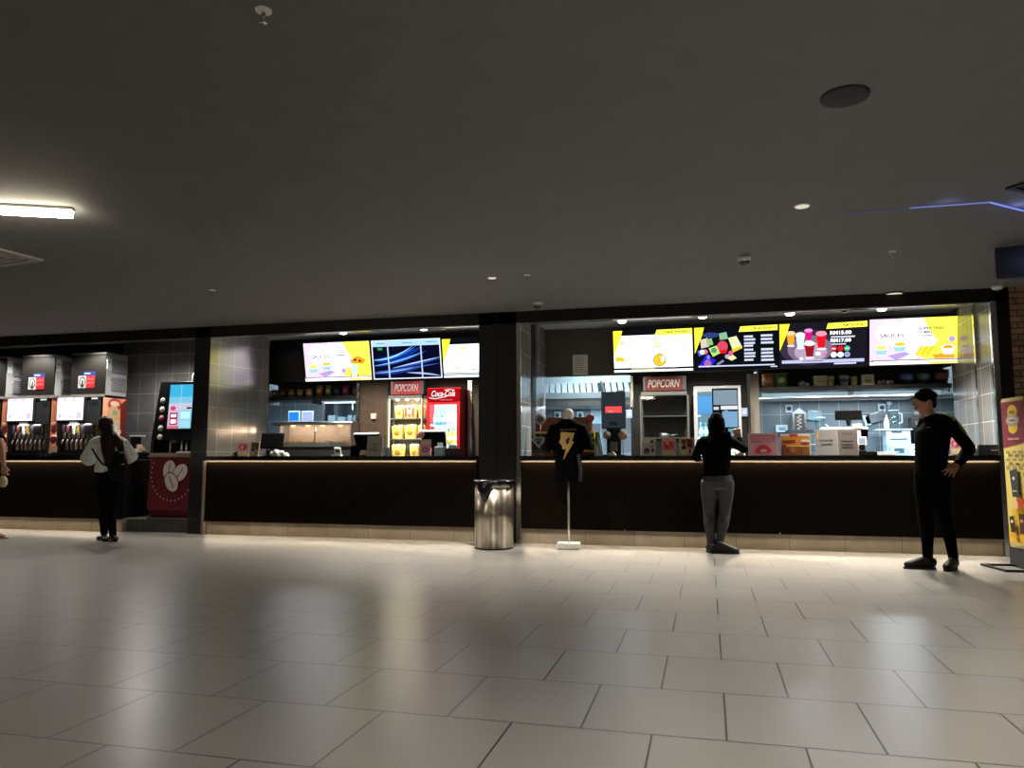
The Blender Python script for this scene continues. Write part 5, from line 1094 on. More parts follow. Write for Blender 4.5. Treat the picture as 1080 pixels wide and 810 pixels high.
# ------------------------------------------------------------------ stainless bin
t = thing('waste_bin', 'round stainless waste bin with black liner in front of the pillar', 'bin', (-2.50, 8.93, 0))
def brushed():
    m = bpy.data.materials.new('brushed_steel'); m.use_nodes = True
    nt = m.node_tree; b = nt.nodes['Principled BSDF']; b.inputs['Metallic'].default_value = 1; b.inputs['Roughness'].default_value = .3
    tc = nt.nodes.new('ShaderNodeTexCoord'); mp = nt.nodes.new('ShaderNodeMapping'); mp.inputs['Scale'].default_value = (22, 22, .05)
    nz = nt.nodes.new('ShaderNodeTexNoise'); nz.inputs['Scale'].default_value = 1; nz.inputs['Detail'].default_value = 4
    nt.links.new(tc.outputs['Object'], mp.inputs[0]); nt.links.new(mp.outputs[0], nz.inputs['Vector'])
    cr = nt.nodes.new('ShaderNodeValToRGB'); cr.color_ramp.elements[0].position = .35; cr.color_ramp.elements[1].position = .65
    cr.color_ramp.elements[0].color = lin('#8c8170')+[1]; cr.color_ramp.elements[1].color = lin('#ece2d0')+[1]  # brushing and streaky reflections, both put into the colour
    nt.links.new(nz.outputs['Fac'], cr.inputs['Fac']); nt.links.new(cr.outputs['Color'], b.inputs['Base Color'])
    bp = nt.nodes.new('ShaderNodeBump'); bp.inputs['Strength'].default_value = .35; bp.inputs['Distance'].default_value = .01
    nt.links.new(nz.outputs['Fac'], bp.inputs['Height']); nt.links.new(bp.outputs['Normal'], b.inputs['Normal'])
    return m
r = .232; zr_ = .755
MB().lathe([(.001, .02), (r, .02), (r, zr_), (r-.006, zr_), (r-.006, .03), (.001, .03)], brushed(), 48).build('body', t)
MB().lathe([(.001, 0), (r*.98, 0), (r*.99, .022), (.001, .022)], RUBBER, 36).build('base', t)
MB().lathe([(r+.004, zr_-.035), (r+.014, zr_-.025), (r+.016, zr_+.03), (r+.006, zr_+.042), (r-.02, zr_+.042), (r-.02, zr_-.01)], P('#a8a49a', .25, .9), 40).build('rim', t)
m = MB(); rr = random.Random(5); n = 48; vs = []; fs = []
prof = []
for k in range(n):
    a = 2*math.pi*k/n; drop = .022+.03*rr.random()
    a0 = (a-R(257)+math.pi) % (2*math.pi)-math.pi
    if abs(a0) < .42: drop = .03+.20*max(0, math.cos(a0/.42*1.57))*(.8+.2*rr.random())
    jj = .006*rr.random()
    for rad, z in ((r-.05, zr_-.02), (r-.03, zr_+.048), (r+.012, zr_+.05+.012*rr.random()), (r+.022+jj, zr_+.035), (r+.020+jj, zr_+.04-drop*.6), (r+.019+jj, zr_+.04-drop)): vs.append((rad*math.cos(a), rad*math.sin(a), z))
for k in range(n):
    k2 = (k+1) % n
    for j in range(5): fs.append((k*6+j, k2*6+j, k2*6+j+1, k*6+j+1))
m.add(vs, fs, P('#0b0b0c', .22), True); o = m.build('liner_bag', t); md = o.modifiers.new('thick', 'SOLIDIFY'); md.thickness = .003

# ------------------------------------------------------------------ fused organic meshes
def fuse(mb, name, parent, voxel=.006, smooth=4, fac=.5, deci=None):
    o = mb.build(name, parent)
    md = o.modifiers.new('r', 'REMESH'); md.mode = 'VOXEL'; md.voxel_size = voxel
    md = o.modifiers.new('s', 'SMOOTH'); md.iterations = smooth; md.factor = fac
    if deci: md = o.modifiers.new('d', 'DECIMATE'); md.ratio = deci
    dg = bpy.context.evaluated_depsgraph_get(); dg.update()
    me = bpy.data.meshes.new_from_object(o.evaluated_get(dg)); me.name = name
    old = o.data; o.modifiers.clear(); o.data = me; bpy.data.meshes.remove(old)
    if not me.materials:
        for mm in mb.mats: me.materials.append(mm)
    for p_ in me.polygons: p_.use_smooth = True
    return o

# shirt form on a stand
YT = 9.10; bx_ = xat(599, YT)
t = thing('shirt_stand', 'white mannequin form on a pole with square white base by the counter', 'mannequin', (bx_, YT, 0), R(6))
zt_ = lambda py: zat(599, py, YT); sc = (xat(620, YT)-xat(577, YT))/43
MB().bx(-.135, .135, -.10, .10, 0.0, .075, P('#d9d4c8', .6, 0, .12, 60)).build('base', t, None, .012)
MB().tube([(0, 0, .07), (0, 0, zt_(500))], .013, P('#b0aca4', .3, .8), 12).build('pole', t)
m = MB(); m.loft([(0, 0, zt_(496)), (0, 0, zt_(480)), (0, 0, zt_(462)), (0, 0, zt_(450)), (0, 0, zt_(444))], [(.12, .08), (.125, .09), (.145, .095), (.15, .08), (.06, .055)], P('#d9d6d0', .5), 20, (1, 0, 0), .3)
m.build('torso_form', t)
m = MB(); m.loft([(0, 0, zt_(447)), (0, -.0, zt_(441)), (0, -.0, zt_(436)), (0, 0, zt_(433))], [(.055, .055), (.062, .06), (.066, .062), (.055, .052)], P('#dcd8d2', .45), 20, (1, 0, 0), .5); m.build('neck', t)
ts = thing('t_shirt', 'black short sleeved shirt with gold lightning bolt on the white form', 'shirt', (bx_, YT, zt_(508)), R(6))
o0 = V((0, 0, zt_(508))); Zs = lambda py: zt_(py)-zt_(508)
BS = P('#030304', .9, 0, .05, 40, .06)
m = MB(); m.loft([(0, 0, Zs(507)), (0, 0, Zs(490)), (0, 0, Zs(475)), (0, 0, Zs(462)), (0, 0, Zs(452)), (0, 0, Zs(446)), (0, 0, Zs(442))], [(.165, .11), (.163, .115), (.168, .12), (.18, .12), (.175, .10), (.13, .085), (.075, .068)], BS, 24, (1, 0, 0), .1)
for s in (-1, 1): m.loft([(s*.10, 0, Zs(450)), (s*.165, 0, Zs(452)), (s*.215, -.01, Zs(462)), (s*.235, -.015, Zs(474))], [(.06, .06), (.075, .07), (.07, .066), (.068, .066)], BS, 16, (0, 1, 0), .1)
fuse(m, 'fabric', ts, .009, 3)
m = MB(); gd = P('#a8854a', .55, 0, .15, 30)
bolt = [(-.075, Zs(456)), (.085, Zs(457)), (.055, Zs(466)), (.08, Zs(466)), (-.05, Zs(485)), (-.02, Zs(474)), (-.06, Zs(474)), (-.065, Zs(470)), (-.10, Zs(467)), (-.075, Zs(461)), (-.085, Zs(460))]
m.prism(bolt, -.128, -.118, gd); m.prism([(-.02, Zs(464)), (.02, Zs(461)), (.03, Zs(463)), (.015, Zs(468)), (-.015, Zs(469))], -.130, -.126, P('#17120c', .7))
m.text('BLACK ADAM', .01, Zs(453.6), -.122, .19, .022, P('#5a5044', .6), None, 0, .01)
m.build('lightning_print', ts)
MB().loft([(-.03, -.07, Zs(442)), (.03, -.075, Zs(441.5)), (.05, -.07, Zs(443))], [(.012, .004)]*3, WHITE, 8).build('collar_tag', ts)
m = MB(); m.loft([(.13, -.09, Zs(480)), (.15, -.085, Zs(495)), (.145, -.08, Zs(507))], [(.02, .03)]*3, P('#2c2c2e', .8), 12, (1, 0, 0), .3); m.build('side_fold', ts)

# ------------------------------------------------------------------ poster stand at the right edge
pl, pr = V((xat(1056.5, 8.70), 8.70, 0)), V((xat(1080.5, 8.30), 8.30, 0))
d = (pr-pl); W_p = d.length; az = math.atan2(d.y, d.x); ctr = (pl+pr)/2
t = thing('poster_stand', 'tall red and yellow poster on a black floor stand at the right edge', 'poster stand', (ctr.x, ctr.y, 0), az)
zb_, zt_p = zat(1057, 576, 8.7), zat(1056, 421, 8.7); Hp = zt_p-zb_
m = MB(); hwp = W_p/2
def rrect(a, b, c, d_, r_):
    pts = []
    for cx, cz, a0 in ((b-r_, d_-r_, 0), (a+r_, d_-r_, 90), (a+r_, c+r_, 180), (b-r_, c+r_, 270)):
        for k in range(6): aa = R(a0+18*k); pts.append((cx+r_*math.cos(aa), cz+r_*math.sin(aa)))
    return pts
m.prism(rrect(-hwp, hwp, zb_, zt_p, .035), 0, .02, P('#c9b878', .5)); m.build('panel', t)
MR = C('#7d1f2b'); YW = C('#d8c268'); YO = C('#d9a81c')
M = Matrix.Translation((0, 0, (zb_+zt_p)/2)); m = MB()
its = [('r', .01, .03, .99, .97, YW), ('p', [(.01, .97), (.99, .97), (.99, .6), (.3, .72), (.01, .86)], C('#dcb030')), ('p', [(.4, .97), (.99, .97), (.99, .78)], YO), ('p', [(.01, .02), (.99, .02), (.99, .30), (.01, .335)], MR),
       ('c', .5, .09, .22, .045, C('#d8b428')), ('r', .30, .09, .70, .2, C('#d8b428')), ('c', .5, .20, .21, .04, C('#d8b428')), ('c', .5, .15, .30, .04, C('#9a8f80')), ('c', .5, .15, .22, .025, C('#b8ac98')), ('r', .36, .145, .64, .155, C('#5a4a3c')), ('r', .38, .085, .62, .10, C('#8a6a20')), ('t', 'TRIED OUR', .5, .275, .5, .014, C('#e8d0cc'), 0, .01)]
for j in range(3):
    for i in range(3): its.append(('r', .14+.28*i, .355+.05*j, .34+.28*i, .375+.05*j+.01*(j == 2), C('#9a8a58')))
its += [('p', [(.28, .49), (.62, .475), (.66, .66), (.36, .665)], C('#3a3c38')), ('c', .45, .54, .05, .012, C('#d8d8d0')), ('r', .38, .62, .58, .63, C('#c8b890')), ('c', .66, .70, .16, .035, C('#b84428')), ('c', .45, .71, .14, .03, C('#d8b888')),
        ('p', [(.17, .80), (.38, .79), (.42, .90), (.22, .905)], C('#2e2a26')), ('c', .28, .83, .05, .01, C('#e0dcd0')), ('p', [(.60, .775), (.9, .77), (.9, .91), (.62, .905)], C('#4a2a1c')), ('c', .72, .82, .06, .012, C('#d88a5a')), ('c', .34, .925, .12, .015, C('#c89848'))]
m.art(W_p*.985, Hp*.99, its, M); m.build('poster', t)
m = MB(); m.bx(-hwp-.012, -hwp+.002, .0, .025, .0, zt_p-.02, BLACK); m.bx(-hwp, hwp, .0, .025, .02, zb_+.03, DARK); m.bx(hwp-.002, hwp+.012, .0, .025, 0, zt_p-.02, BLACK); m.build('frame', t)
m = MB(); 
for y in (-.26, .24): m.bx(-hwp-.03, hwp+.03, y-.015, y+.015, 0, .02, BLACK)
for x in (-hwp-.03, hwp): m.bx(x, x+.03, -.26, .24, 0, .02, BLACK)
m.build('base', t)
# ------------------------------------------------------------------ people
SKIN = P('#a9785c', .55, 0, .05, 20); SKIN2 = P('#c99a80', .5, 0, .05, 20); SKIN3 = P('#b08468', .55, 0, .05, 20)
def head(m, c, f, mat, s=1.0):
    f = V(f).normalized(); u = V((0, 0, 1)); sd = u.cross(f).normalized(); c = V(c)
    W = lambda a, b, z: c+f*(a*s)+sd*(b*s)+u*(z*s)
    pr = [(-.112, .050, .026, .030), (-.098, .036, .046, .054), (-.065, .014, .060, .082), (-.02, .002, .069, .095), (.03, -.004, .073, .100), (.07, -.008, .067, .091), (.098, -.010, .046, .062), (.112, -.010, .02, .028)]
    m.loft([W(a, 0, z) for z, a, _, _ in pr], [(w*s, d*s) for _, _, w, d in pr], mat, 20, sd, .2)
    m.loft([W(.088, 0, .022), W(.102, 0, -.005), W(.117, 0, -.03), W(.098, 0, -.040)], [(.010*s, .012*s), (.012*s, .012*s), (.016*s, .012*s), (.014*s, .010*s)], mat, 10, sd, .4)
    m.loft([W(.084, -.03, .03), W(.096, 0, .03), W(.084, .03, .03)], [.012*s]*3, mat, 8)
    m.loft([W(.083, -.022, -.066), W(.096, 0, -.064), W(.083, .022, -.066)], [.009*s]*3, mat, 8); m.loft([W(.083, -.018, -.077), W(.093, 0, -.077), W(.083, .018, -.077)], [.008*s]*3, mat, 8)
    for k in (-1, 1): m.loft([W(-.01, k*.074, .018), W(-.016, k*.080, .005), W(-.008, k*.074, -.028)], [(.018*s, .008*s), (.02*s, .009*s), (.010*s, .007*s)], mat, 10, f, .5)
    return W
def face(W, parent, s=1.0):
    for k in (-1, 1):
        m = MB(); m.ell((0, 0, 0), .0105*s, .0105*s, .0065*s, P('#b8b0a8', .4), 10, 8, Matrix.Translation(W(.083, k*.030, .006))); m.ell((0, 0, 0), .006*s, .006*s, .006*s, P('#1a1210', .2), 8, 6, Matrix.Translation(W(.092, k*.031, .006))); m.build('eye', parent)
        MB().loft([W(.088, k*.014, .026), W(.092, k*.032, .030), W(.080, k*.050, .024)], [.0045*s]*3, P('#1a1412', .7), 6).build('eyebrow', parent)
    m = MB(); m.loft([W(.086, -.022, -.071), W(.101, 0, -.070), W(.086, .022, -.071)], [(.005*s)]*3, P('#8a4a40', .5), 6); m.build('lips', parent)
def hand(m, w, d, n, side, mat, s=1.0, spread=.12, curl=(.2, .25, .3, .35), thumb=.8):
    w = V(w); d = V(d).normalized(); n = V(n); n = (n-d*n.dot(d)).normalized(); sd = d.cross(n)
    if sd.dot(V(side)) < 0: sd = -sd
    m.loft([w-d*.03*s, w, w+d*.035*s, w+d*.07*s, w+d*.088*s], [(.024*s, .019*s), (.026*s, .018*s), (.038*s, .017*s), (.042*s, .015*s), (.040*s, .013*s)], mat, 14, sd, .4)
    for i in range(4):
        L = (.074, .082, .076, .060)[i]*s
        p = w+d*(.084-.006*(i == 3))*s+sd*(.031-.0207*i)*s
        a = spread*(1.5-i); c = 0
        dr = (d*math.cos(a)+sd*math.sin(a)).normalized(); pts = [p-dr*.02*s]; pts.append(p.copy())
        for q in (.45, .31, .24):
            c += curl[i]; v = dr*math.cos(c)+n*math.sin(c); p = p+v*L*q; pts.append(p.copy())
        m.loft(pts, [.0105*s, .0105*s, .0098*s, .0088*s, .0072*s], mat, 10, None, .8)
    b = w+d*.022*s+sd*.024*s; v = (d*math.cos(thumb)+sd*math.sin(thumb)).normalized()
    m.loft([b-v*.015*s, b+v*.02*s, b+v*.045*s+n*.006*s, b+v*.072*s+n*.014*s], [.015*s, .014*s, .0115*s, .0085*s], mat, 10, None, .8)
def arm(m, J, k, mat, inf=0.0, part='all', s=1.0):
    a, b, c = J['sh'+k], J['el'+k], J['wr'+k]
    r = [(.054+inf)*s, (.047+inf)*s, (.040+inf)*s]
    m.loft([a, a.lerp(b, .4), b], r, mat, 14)
    if part != 'upper': m.loft([b, b.lerp(c, .3), c], [(.040+inf)*s, (.041+inf)*s, (.027+inf*.9)*s], mat, 14)
def leg(m, J, k, mat, inf=0.0, s=1.0):
    h, kn, an = J['hip'+k], J['kn'+k], J['an'+k]
    m.loft([h+V((0, 0, .03)), h.lerp(kn, .3), h.lerp(kn, .7), kn], [(.088+inf)*s, (.084+inf)*s, (.064+inf)*s, (.054+inf)*s], mat, 16)
    bk = J.get('back', V((0, 0, 0)))
    m.loft([kn, kn.lerp(an, .3)+bk*.018, kn.lerp(an, .65)+bk*.008, an], [(.054+inf)*s, (.057+inf)*s, (.044+inf*.9)*s, (.037+inf*.9)*s], mat, 16)
def torso(m, J, mat, inf=0.0, s=1.0, low=True, hip=1.0, waist=1.0):
    ax = (J['shL']-J['shR']).normalized(); p, w, c, n = J['pelvis'], J['waist'], J['chest'], J['neck']
    sh = (J['shL']+J['shR'])/2
    pts, r = [], []
    if low: pts += [p-V((0, 0, .07)), p]; r += [((.135*hip+inf)*s, (.095*hip+inf)*s), ((.158*hip+inf)*s, (.112*hip+inf)*s)]
    pts += [w, w.lerp(c, .5), c, sh, n-V((0, 0, .02))]; r += [((.130*waist+inf)*s, (.098*waist+inf)*s), ((.145*waist+inf)*s, (.108+inf)*s), ((.160+inf)*s, (.115+inf)*s), ((.135+inf)*s, (.085+inf)*s), ((.065+inf)*s, (.062+inf)*s)]
    m.loft(pts, r, mat, 22, ax, .3)
    for k in 'LR': m.loft([n-V((0, 0, .03)), J['sh'+k]], [(.055+inf)*s, (.056+inf)*s], mat, 12)
def neck(m, J, mat, s=1.0): m.loft([J['neck']-V((0, 0, .05)), J['neck'], J['head']-V((0, 0, .07))], [.062*s, .055*s, .054*s], mat, 16)
def shoe(parent, ank, toe, mat, solemat, L=.27, h=.085, low=False, z=0.0):
    a = V((ank.x, ank.y, z)); d = V((toe.x-ank.x, toe.y-ank.y, 0)).normalized(); heel = a-d*.065; sd = V((-d.y, d.x, 0))
    m = MB()
    hh = [.045, .058, .055, .042, .032, .026] if not low else [.028, .034, .030, .024, .022, .02]
    ws = [.030, .037, .037, .042, .043, .026]
    m.loft([heel+d*L*q+V((0, 0, .012+k)) for q, k in zip((0.03, .18, .40, .62, .82, .95), hh)], [(w_, k) for w_, k in zip(ws, hh)], mat, 16, sd, .5)
    if not low: m.loft([heel+d*.065+V((0, 0, .06)), heel+d*.068+V((0, 0, .115))], [.045, .043], mat, 14)
    o = fuse(m, 'shoe', parent, .006, 2); 
    m = MB(); n = 26; prof = []
    for i in range(n):
        t_ = 2*math.pi*i/n; x = math.cos(t_); y = math.sin(t_); prof.append(heel+d*(L*.5+L*.52*x)+sd*((.040+.008*x)*y))
    m.add([p_ for p_ in prof]+[p_+V((0, 0, .02)) for p_ in prof], [tuple(reversed(range(n))), tuple(range(n, 2*n))]+[(i, (i+1) % n, (i+1) % n+n, i+n) for i in range(n)], solemat, False); m.build('sole', o)
    return o
def person(label, base, f):
    t = thing('person', label, 'person', (base[0], base[1], 0)); return t, V((base[0], base[1], 0))

# --- man in black at the right
Yp = 8.27
base = at(985, 601, Yp)
t, O = person('person in black cap and black jacket with yellow shoulder stripe, one hand on hip', (at(984, 560, Yp).x, Yp), None)
def J_(px, py, dy=0.0, Y=None): return at(px, py, (Y or Yp)+dy)-O
J = dict(head=J_(975.5, 424), neck=J_(983, 440.5, .01), chest=J_(984, 458), waist=J_(982, 480), pelvis=J_(982, 499), shL=J_(1000, 445, -.13), shR=J_(976, 446, .12), elL=J_(1023, 473, .03), wrL=J_(1010.5, 489, -.12),
         elR=J_(972, 474, .16), wrR=J_(971, 496, .08), hipL=J_(991, 503, -.05), hipR=J_(975, 503, .05), knL=J_(996, 546, -.04), knR=J_(975.5, 546, .02), anL=J_(1005.5, 588, .03), anR=J_(978.5, 588, .0), back=V((.8, .5, 0)))
fh = V((-.99, -.12, 0))
m = MB(); W = head(m, J['head'], fh, SKIN, .98); neck(m, J, SKIN); torso(m, J, SKIN, -.012)
for k in 'LR': arm(m, J, k, SKIN); leg(m, J, k, SKIN, -.01)
hd = (J_(998, 501, -.20)-J['wrL']); hand(m, J['wrL']+hd.normalized()*.02, hd, V((.35, .8, -.2)), V((-1, 0, .6)), SKIN, 1.0, .22, (.12, .14, .16, .2), .75)
hand(m, J['wrR'], V((.1, -.1, -1)), V((1, 0, 0)), V((-1, -.5, 0)), SKIN, 1.0)
for a_, q in (('anL', V((-.6, -.7, 0))), ('anR', V((-1, 0, 0)))): m.loft([J[a_], J[a_]*1.0-V((0, 0, .05)), V((J[a_].x, J[a_].y, .045))+q*.08], [.036, .036, .03], SKIN, 12)
b = fuse(m, 'body', t, .006, 4); face(W, b, .98)
JK = P('#040405', .9, 0, .1, 40, .06)
m = MB(); torso(m, J, JK, .018, 1.0, False, 1, 1.12); m.loft([J['pelvis']+V((0, 0, -.01)), J['waist'], J['waist']+V((0, 0, .05))], [(.168, .128), (.162, .125), (.16, .122)], JK, 22, (J['shL']-J['shR']).normalized(), .2)
for k in 'LR': arm(m, J, k, JK, .017)
m.loft([J['neck']-V((0, 0, .03)), J['neck']+V((0, 0, .025))], [(.078, .075), (.068, .066)], JK, 16, None, .2)
jk = fuse(m, 'jacket', t, .008, 3)
m = MB(); a0, b0_ = J['shL'], J['elL']; off = V((.35, -.55, .45)).normalized()
pts = [a0.lerp(J['neck'], .45)+V((0, -.02, .075))]+[a0.lerp(b0_, q)+off*(.071-.012*q) for q in (0, .25, .5, .66)]
m.loft(pts, [(.018, .006), (.026, .008), (.028, .008), (.026, .008), (.018, .006)], P('#8a8424', .7), 10, V((.5, .5, 0)), .3); m.build('shoulder_stripe', jk)
m = MB(); q = J['chest']+V((-.06, -.128, .06)); m.loft([q-V((.02, -.01, 0)), q+V((.012, -.004, .008))], [(.008, .004)]*2, P('#5a5c60', .5), 8); m.build('chest_logo', jk)
m = MB(); m.loft([J_(989, 431.5, 0), J_(987, 429, -.02)], [(.02, .012)]*2, P('#d0cec8', .6), 8, None, .5); m.build('collar_tag', jk)
TR = P('#040405', .9, 0, .1, 40, .06)
m = MB(); m.loft([J['pelvis']-V((0, 0, .075)), J['pelvis'], J['pelvis']+V((0, 0, .07))], [(.125, .10), (.152, .118), (.145, .11)], TR, 22, (J['shL']-J['shR']).normalized(), .3)
for k in 'LR': leg(m, J, k, TR, .010)
fuse(m, 'trousers', t, .007, 3)
SH = P('#0e0e0f', .6, 0, .08, 30, .3); SO = P('#111112', .7)
shoe(t, J['anR'], J_(950, 600, -.02), SH, SO, .285); shoe(t, J['anL'], J['anL']+V((-.55, -.75, 0)), SH, SO, .27)
CAP = P('#040405', .9, 0, .1, 40, .06)
m = MB(); hs = [W(-.01, 0, .118), W(-.01, 0, .085), W(-.012, 0, .045), W(-.022, 0, .02)]
m.loft(hs[::-1], [(.081, .102), (.083, .108), (.077, .100), (.045, .06)], CAP, 22, V((0, 0, 1)).cross(fh), .4)
m.loft([W(-.055, 0, .03), W(-.065, 0, -.02), W(-.07, 0, -.055)], [(.070, .045), (.066, .036), (.055, .028)], CAP, 18, V((0, 0, 1)).cross(fh), .4)
m.loft([W(.06, 0, .055), W(.10, 0, .045), W(.125, 0, .036)], [(.07, .012), (.062, .008), (.035, .006)], CAP, 16, V((0, 0, 1)).cross(fh), .4)
fuse(m, 'cap', t, .005, 2)

# --- woman at the right counter, seen from behind
Yp = 9.12
t, O = person('person in black headscarf, black top and grey jeans, standing at the right counter', (at(757, 560, Yp).x, Yp), None)
J = dict(head=J_(755.5, 449), neck=J_(756, 462), chest=J_(755.5, 473), waist=J_(756, 489), pelvis=J_(757, 506), shL=J_(740.5, 466), shR=J_(771, 466), elL=J_(733.5, 482, .06), wrL=J_(737, 484, .20), elR=J_(785.5, 474, .10), wrR=J_(780, 463, .22),
         hipL=J_(748, 511), hipR=J_(765.5, 511), knL=J_(747.5, 543, .03), knR=J_(764.5, 543, .03), anL=J_(750, 574, -.03), anR=J_(758.5, 574, .0), back=V((0, -1, 0)))
fy = V((.05, 1, 0))
m = MB(); W = head(m, J['head'], fy, SKIN2, .95); neck(m, J, SKIN2); torso(m, J, SKIN2, -.015, .93)
for k in 'LR': arm(m, J, k, SKIN2, -.006); leg(m, J, k, SKIN2, -.012)
hand(m, J['wrR'], V((-.30, -.15, .85)), V((.2, -.75, -.2)), V((-.8, .1, 0)), SKIN2, 1.08, .12, (.55, .6, .62, .62), .9)
hand(m, J['wrL'], V((.2, .9, -.1)), V((.1, 0, -1)), V((1, 0, 0)), SKIN2, .95, .1, (.2, .2, .25, .3), .7)
for a_ in ('anL', 'anR'): m.loft([J[a_], J[a_]-V((0, 0, .05)), V((J[a_].x, J[a_].y+.06, .045))], [.034, .034, .028], SKIN2, 12)
b = fuse(m, 'body', t, .006, 4); face(W, b, .95)
TP = P('#040405', .9, 0, .1, 40, .06)
m = MB(); torso(m, J, TP, .012, .95, False, 1, 1.12); m.loft([J_(756.5, 502), J_(756, 492), J['waist']+V((0, 0, .05))], [(.158, .125), (.15, .12), (.142, .115)], TP, 22, (1, 0, 0), .15)
for k in 'LR': arm(m, J, k, TP, .010, 'all', .97)
fuse(m, 'top', t, .008, 3)
m = MB(); H = J['head']; ax = (1, 0, 0)
m.loft([J_(756, 468)+V((0, -.0, 0)), J_(756, 463), J_(756, 456), J_(755.5, 449), J_(755.5, 442), J_(755.5, 436.5)], [(.150, .112), (.112, .10), (.094, .10), (.100, .118), (.092, .108), (.055, .065)], P('#030304', .9, 0, .1, 40, .06), 24, ax, .3)
m.loft([J_(766, 456, -.09), J_(768, 466, -.10), J_(765, 478, -.115)], [(.05, .02), (.045, .018), (.03, .01)], P('#030304', .9, 0, .1, 40, .06), 14, ax, .4)
fuse(m, 'headscarf', t, .008, 3)
JE = P('#3a393f', .8, 0, .18, 14)
m = MB(); m.loft([J['pelvis']-V((0, 0, .085)), J['pelvis']-V((0, 0, .02)), J['pelvis']+V((0, 0, .06))], [(.15, .125), (.178, .135), (.152, .118)], JE, 24, ax, .3)
for k in 'LR': leg(m, J, k, JE, .008)
fuse(m, 'jeans', t, .007, 3)
SN = P('#0b0b0c', .6); S2 = P('#2a2a2c', .7)
shoe(t, J['anL'], J['anL']+V((-.15, .9, 0)), SN, S2, .255); shoe(t, J['anR']+V((.01, -.06, 0)), J['anR']+V((.95, -.10, 0)), SN, S2, .27)

# --- woman in the pale blouse at the dispensers
Yp = 8.45
t, O = person('person with long dark hair, pale blouse and black backpack at the drink dispensers', (at(113, 560, Yp).x, Yp), None)
J = dict(head=J_(112, 448.5), neck=J_(113, 461), chest=J_(114, 474), waist=J_(112.5, 488), pelvis=J_(112, 503), shL=J_(101, 466, .04), shR=J_(128, 466, -.06), elL=J_(93, 484, .08), wrL=J_(96, 486, .28), elR=J_(137, 482, .05), wrR=J_(132, 484, .24),
         hipL=J_(107, 507, .03), hipR=J_(118, 507, -.03), knL=J_(110, 539, .05), knR=J_(117.5, 539, .02), anL=J_(110, 566, .05), anR=J_(119.5, 569, -.04), back=V((.3, -.9, 0)))
fy = V((-.25, .95, 0))
m = MB(); W = head(m, J['head'], fy, SKIN2, .95); neck(m, J, SKIN2); torso(m, J, SKIN2, -.015, .92)
for k in 'LR': arm(m, J, k, SKIN2, -.006); leg(m, J, k, SKIN2, -.014)
hand(m, J['wrL'], V((.1, .95, .1)), V((0, 0, -1)), V((1, 0, 0)), SKIN2, .95, .1, (.4, .4, .45, .5), .7); hand(m, J['wrR'], V((-.2, .9, .1)), V((0, 0, -1)), V((-1, 0, 0)), SKIN2, .95, .1, (.4, .4, .45, .5), .7)
for a_, q in (('anL', V((-.8, .35, 0))), ('anR', V((-.9, .1, 0)))): m.loft([J[a_], J[a_]-V((0, 0, .03)), V((J[a_].x, J[a_].y, .035))+q*.07, V((J[a_].x, J[a_].y, .022))+q*.13], [.033, .036, .032, .028], SKIN2, 12)
b = fuse(m, 'body', t, .006, 4); face(W, b, .95)
BL_ = P('#c2c6c2', .8, 0, .08, 30); ax = (J['shL']-J['shR']).normalized()
m = MB(); torso(m, J, BL_, .014, .95, False, 1, 1.1); m.loft([J_(111, 498), J_(112, 488), J['waist']+V((0, 0, .06))], [(.15, .12), (.15, .12), (.142, .115)], BL_, 22, ax, .1)
for k in 'LR':
    a_, e_, w_ = J['sh'+k], J['el'+k], J['wr'+k]
    m.loft([a_, a_.lerp(e_, .5), e_, e_.lerp(w_, .35)], [.072, .085, .10, .085], BL_, 16, None, .3)
fuse(m, 'blouse', t, .009, 3)
HR = P('#220d0e', .6, 0, .35, 60, .25)
m = MB(); m.loft([W(-.02, 0, -.06), W(-.015, 0, .0), W(-.01, 0, .05), W(-.01, 0, .095), W(-.01, 0, .118)], [(.074, .088), (.083, .104), (.084, .108), (.066, .086), (.035, .045)], HR, 22, V((0, 0, 1)).cross(fy), .3)
m.loft([J_(112.5, 452, -.05), J_(113, 462, -.115), J_(114, 474, -.135), J_(116, 485, -.14), J_(118, 493, -.135)], [(.10, .05), (.115, .05), (.12, .04), (.105, .03), (.05, .012)], HR, 18, ax, .5)
m.loft([J_(119, 458, -.06), J_(126, 468, -.12), J_(129, 480, -.13)], [(.05, .04), (.065, .03), (.04, .015)], HR, 14, ax, .5)
fuse(m, 'hair', t, .007, 2)
PT = P('#040405', .9, 0, .1, 40, .06)
m = MB(); m.loft([J['pelvis']-V((0, 0, .08)), J['pelvis'], J['pelvis']+V((0, 0, .10))], [(.12, .10), (.15, .118), (.138, .108)], PT, 22, ax, .3)
J2 = dict(J); J2['anL'] = J['knL'].lerp(J['anL'], .90); J2['anR'] = J['knR'].lerp(J['anR'], .90)
for k in 'LR': leg(m, J2, k, PT, .007)
fuse(m, 'trousers', t, .007, 3)
FL = P('#121011', .5)
shoe(t, J['anL'], J['anL']+V((-.9, .35, 0)), FL, P('#1a1513', .7), .235, .05, True); shoe(t, J['anR'], J['anR']+V((-.95, .1, 0)), FL, P('#1a1513', .7), .24, .05, True)
bp = thing('backpack', 'black backpack hanging on the back of the person in the pale blouse', 'backpack', tuple(O+J_(126, 493, -.22)+V((0, -.03, 0))), 0)
QO = V(bp.location)-O-V((0, -.03, 0))
def B_(px, py, dy): return J_(px, py, dy)-QO
BK = P('#08090a', .8, 0, .15, 30, .12)
m = MB(); m.loft([B_(125.5, 504, -.20), B_(126, 497, -.215), B_(126, 489, -.215), B_(126, 482, -.19), B_(125.5, 478, -.17)], [(.12, .07), (.145, .095), (.14, .095), (.11, .075), (.06, .05)], BK, 20, ax, .4)
fuse(m, 'bag_body', bp, .008, 2)
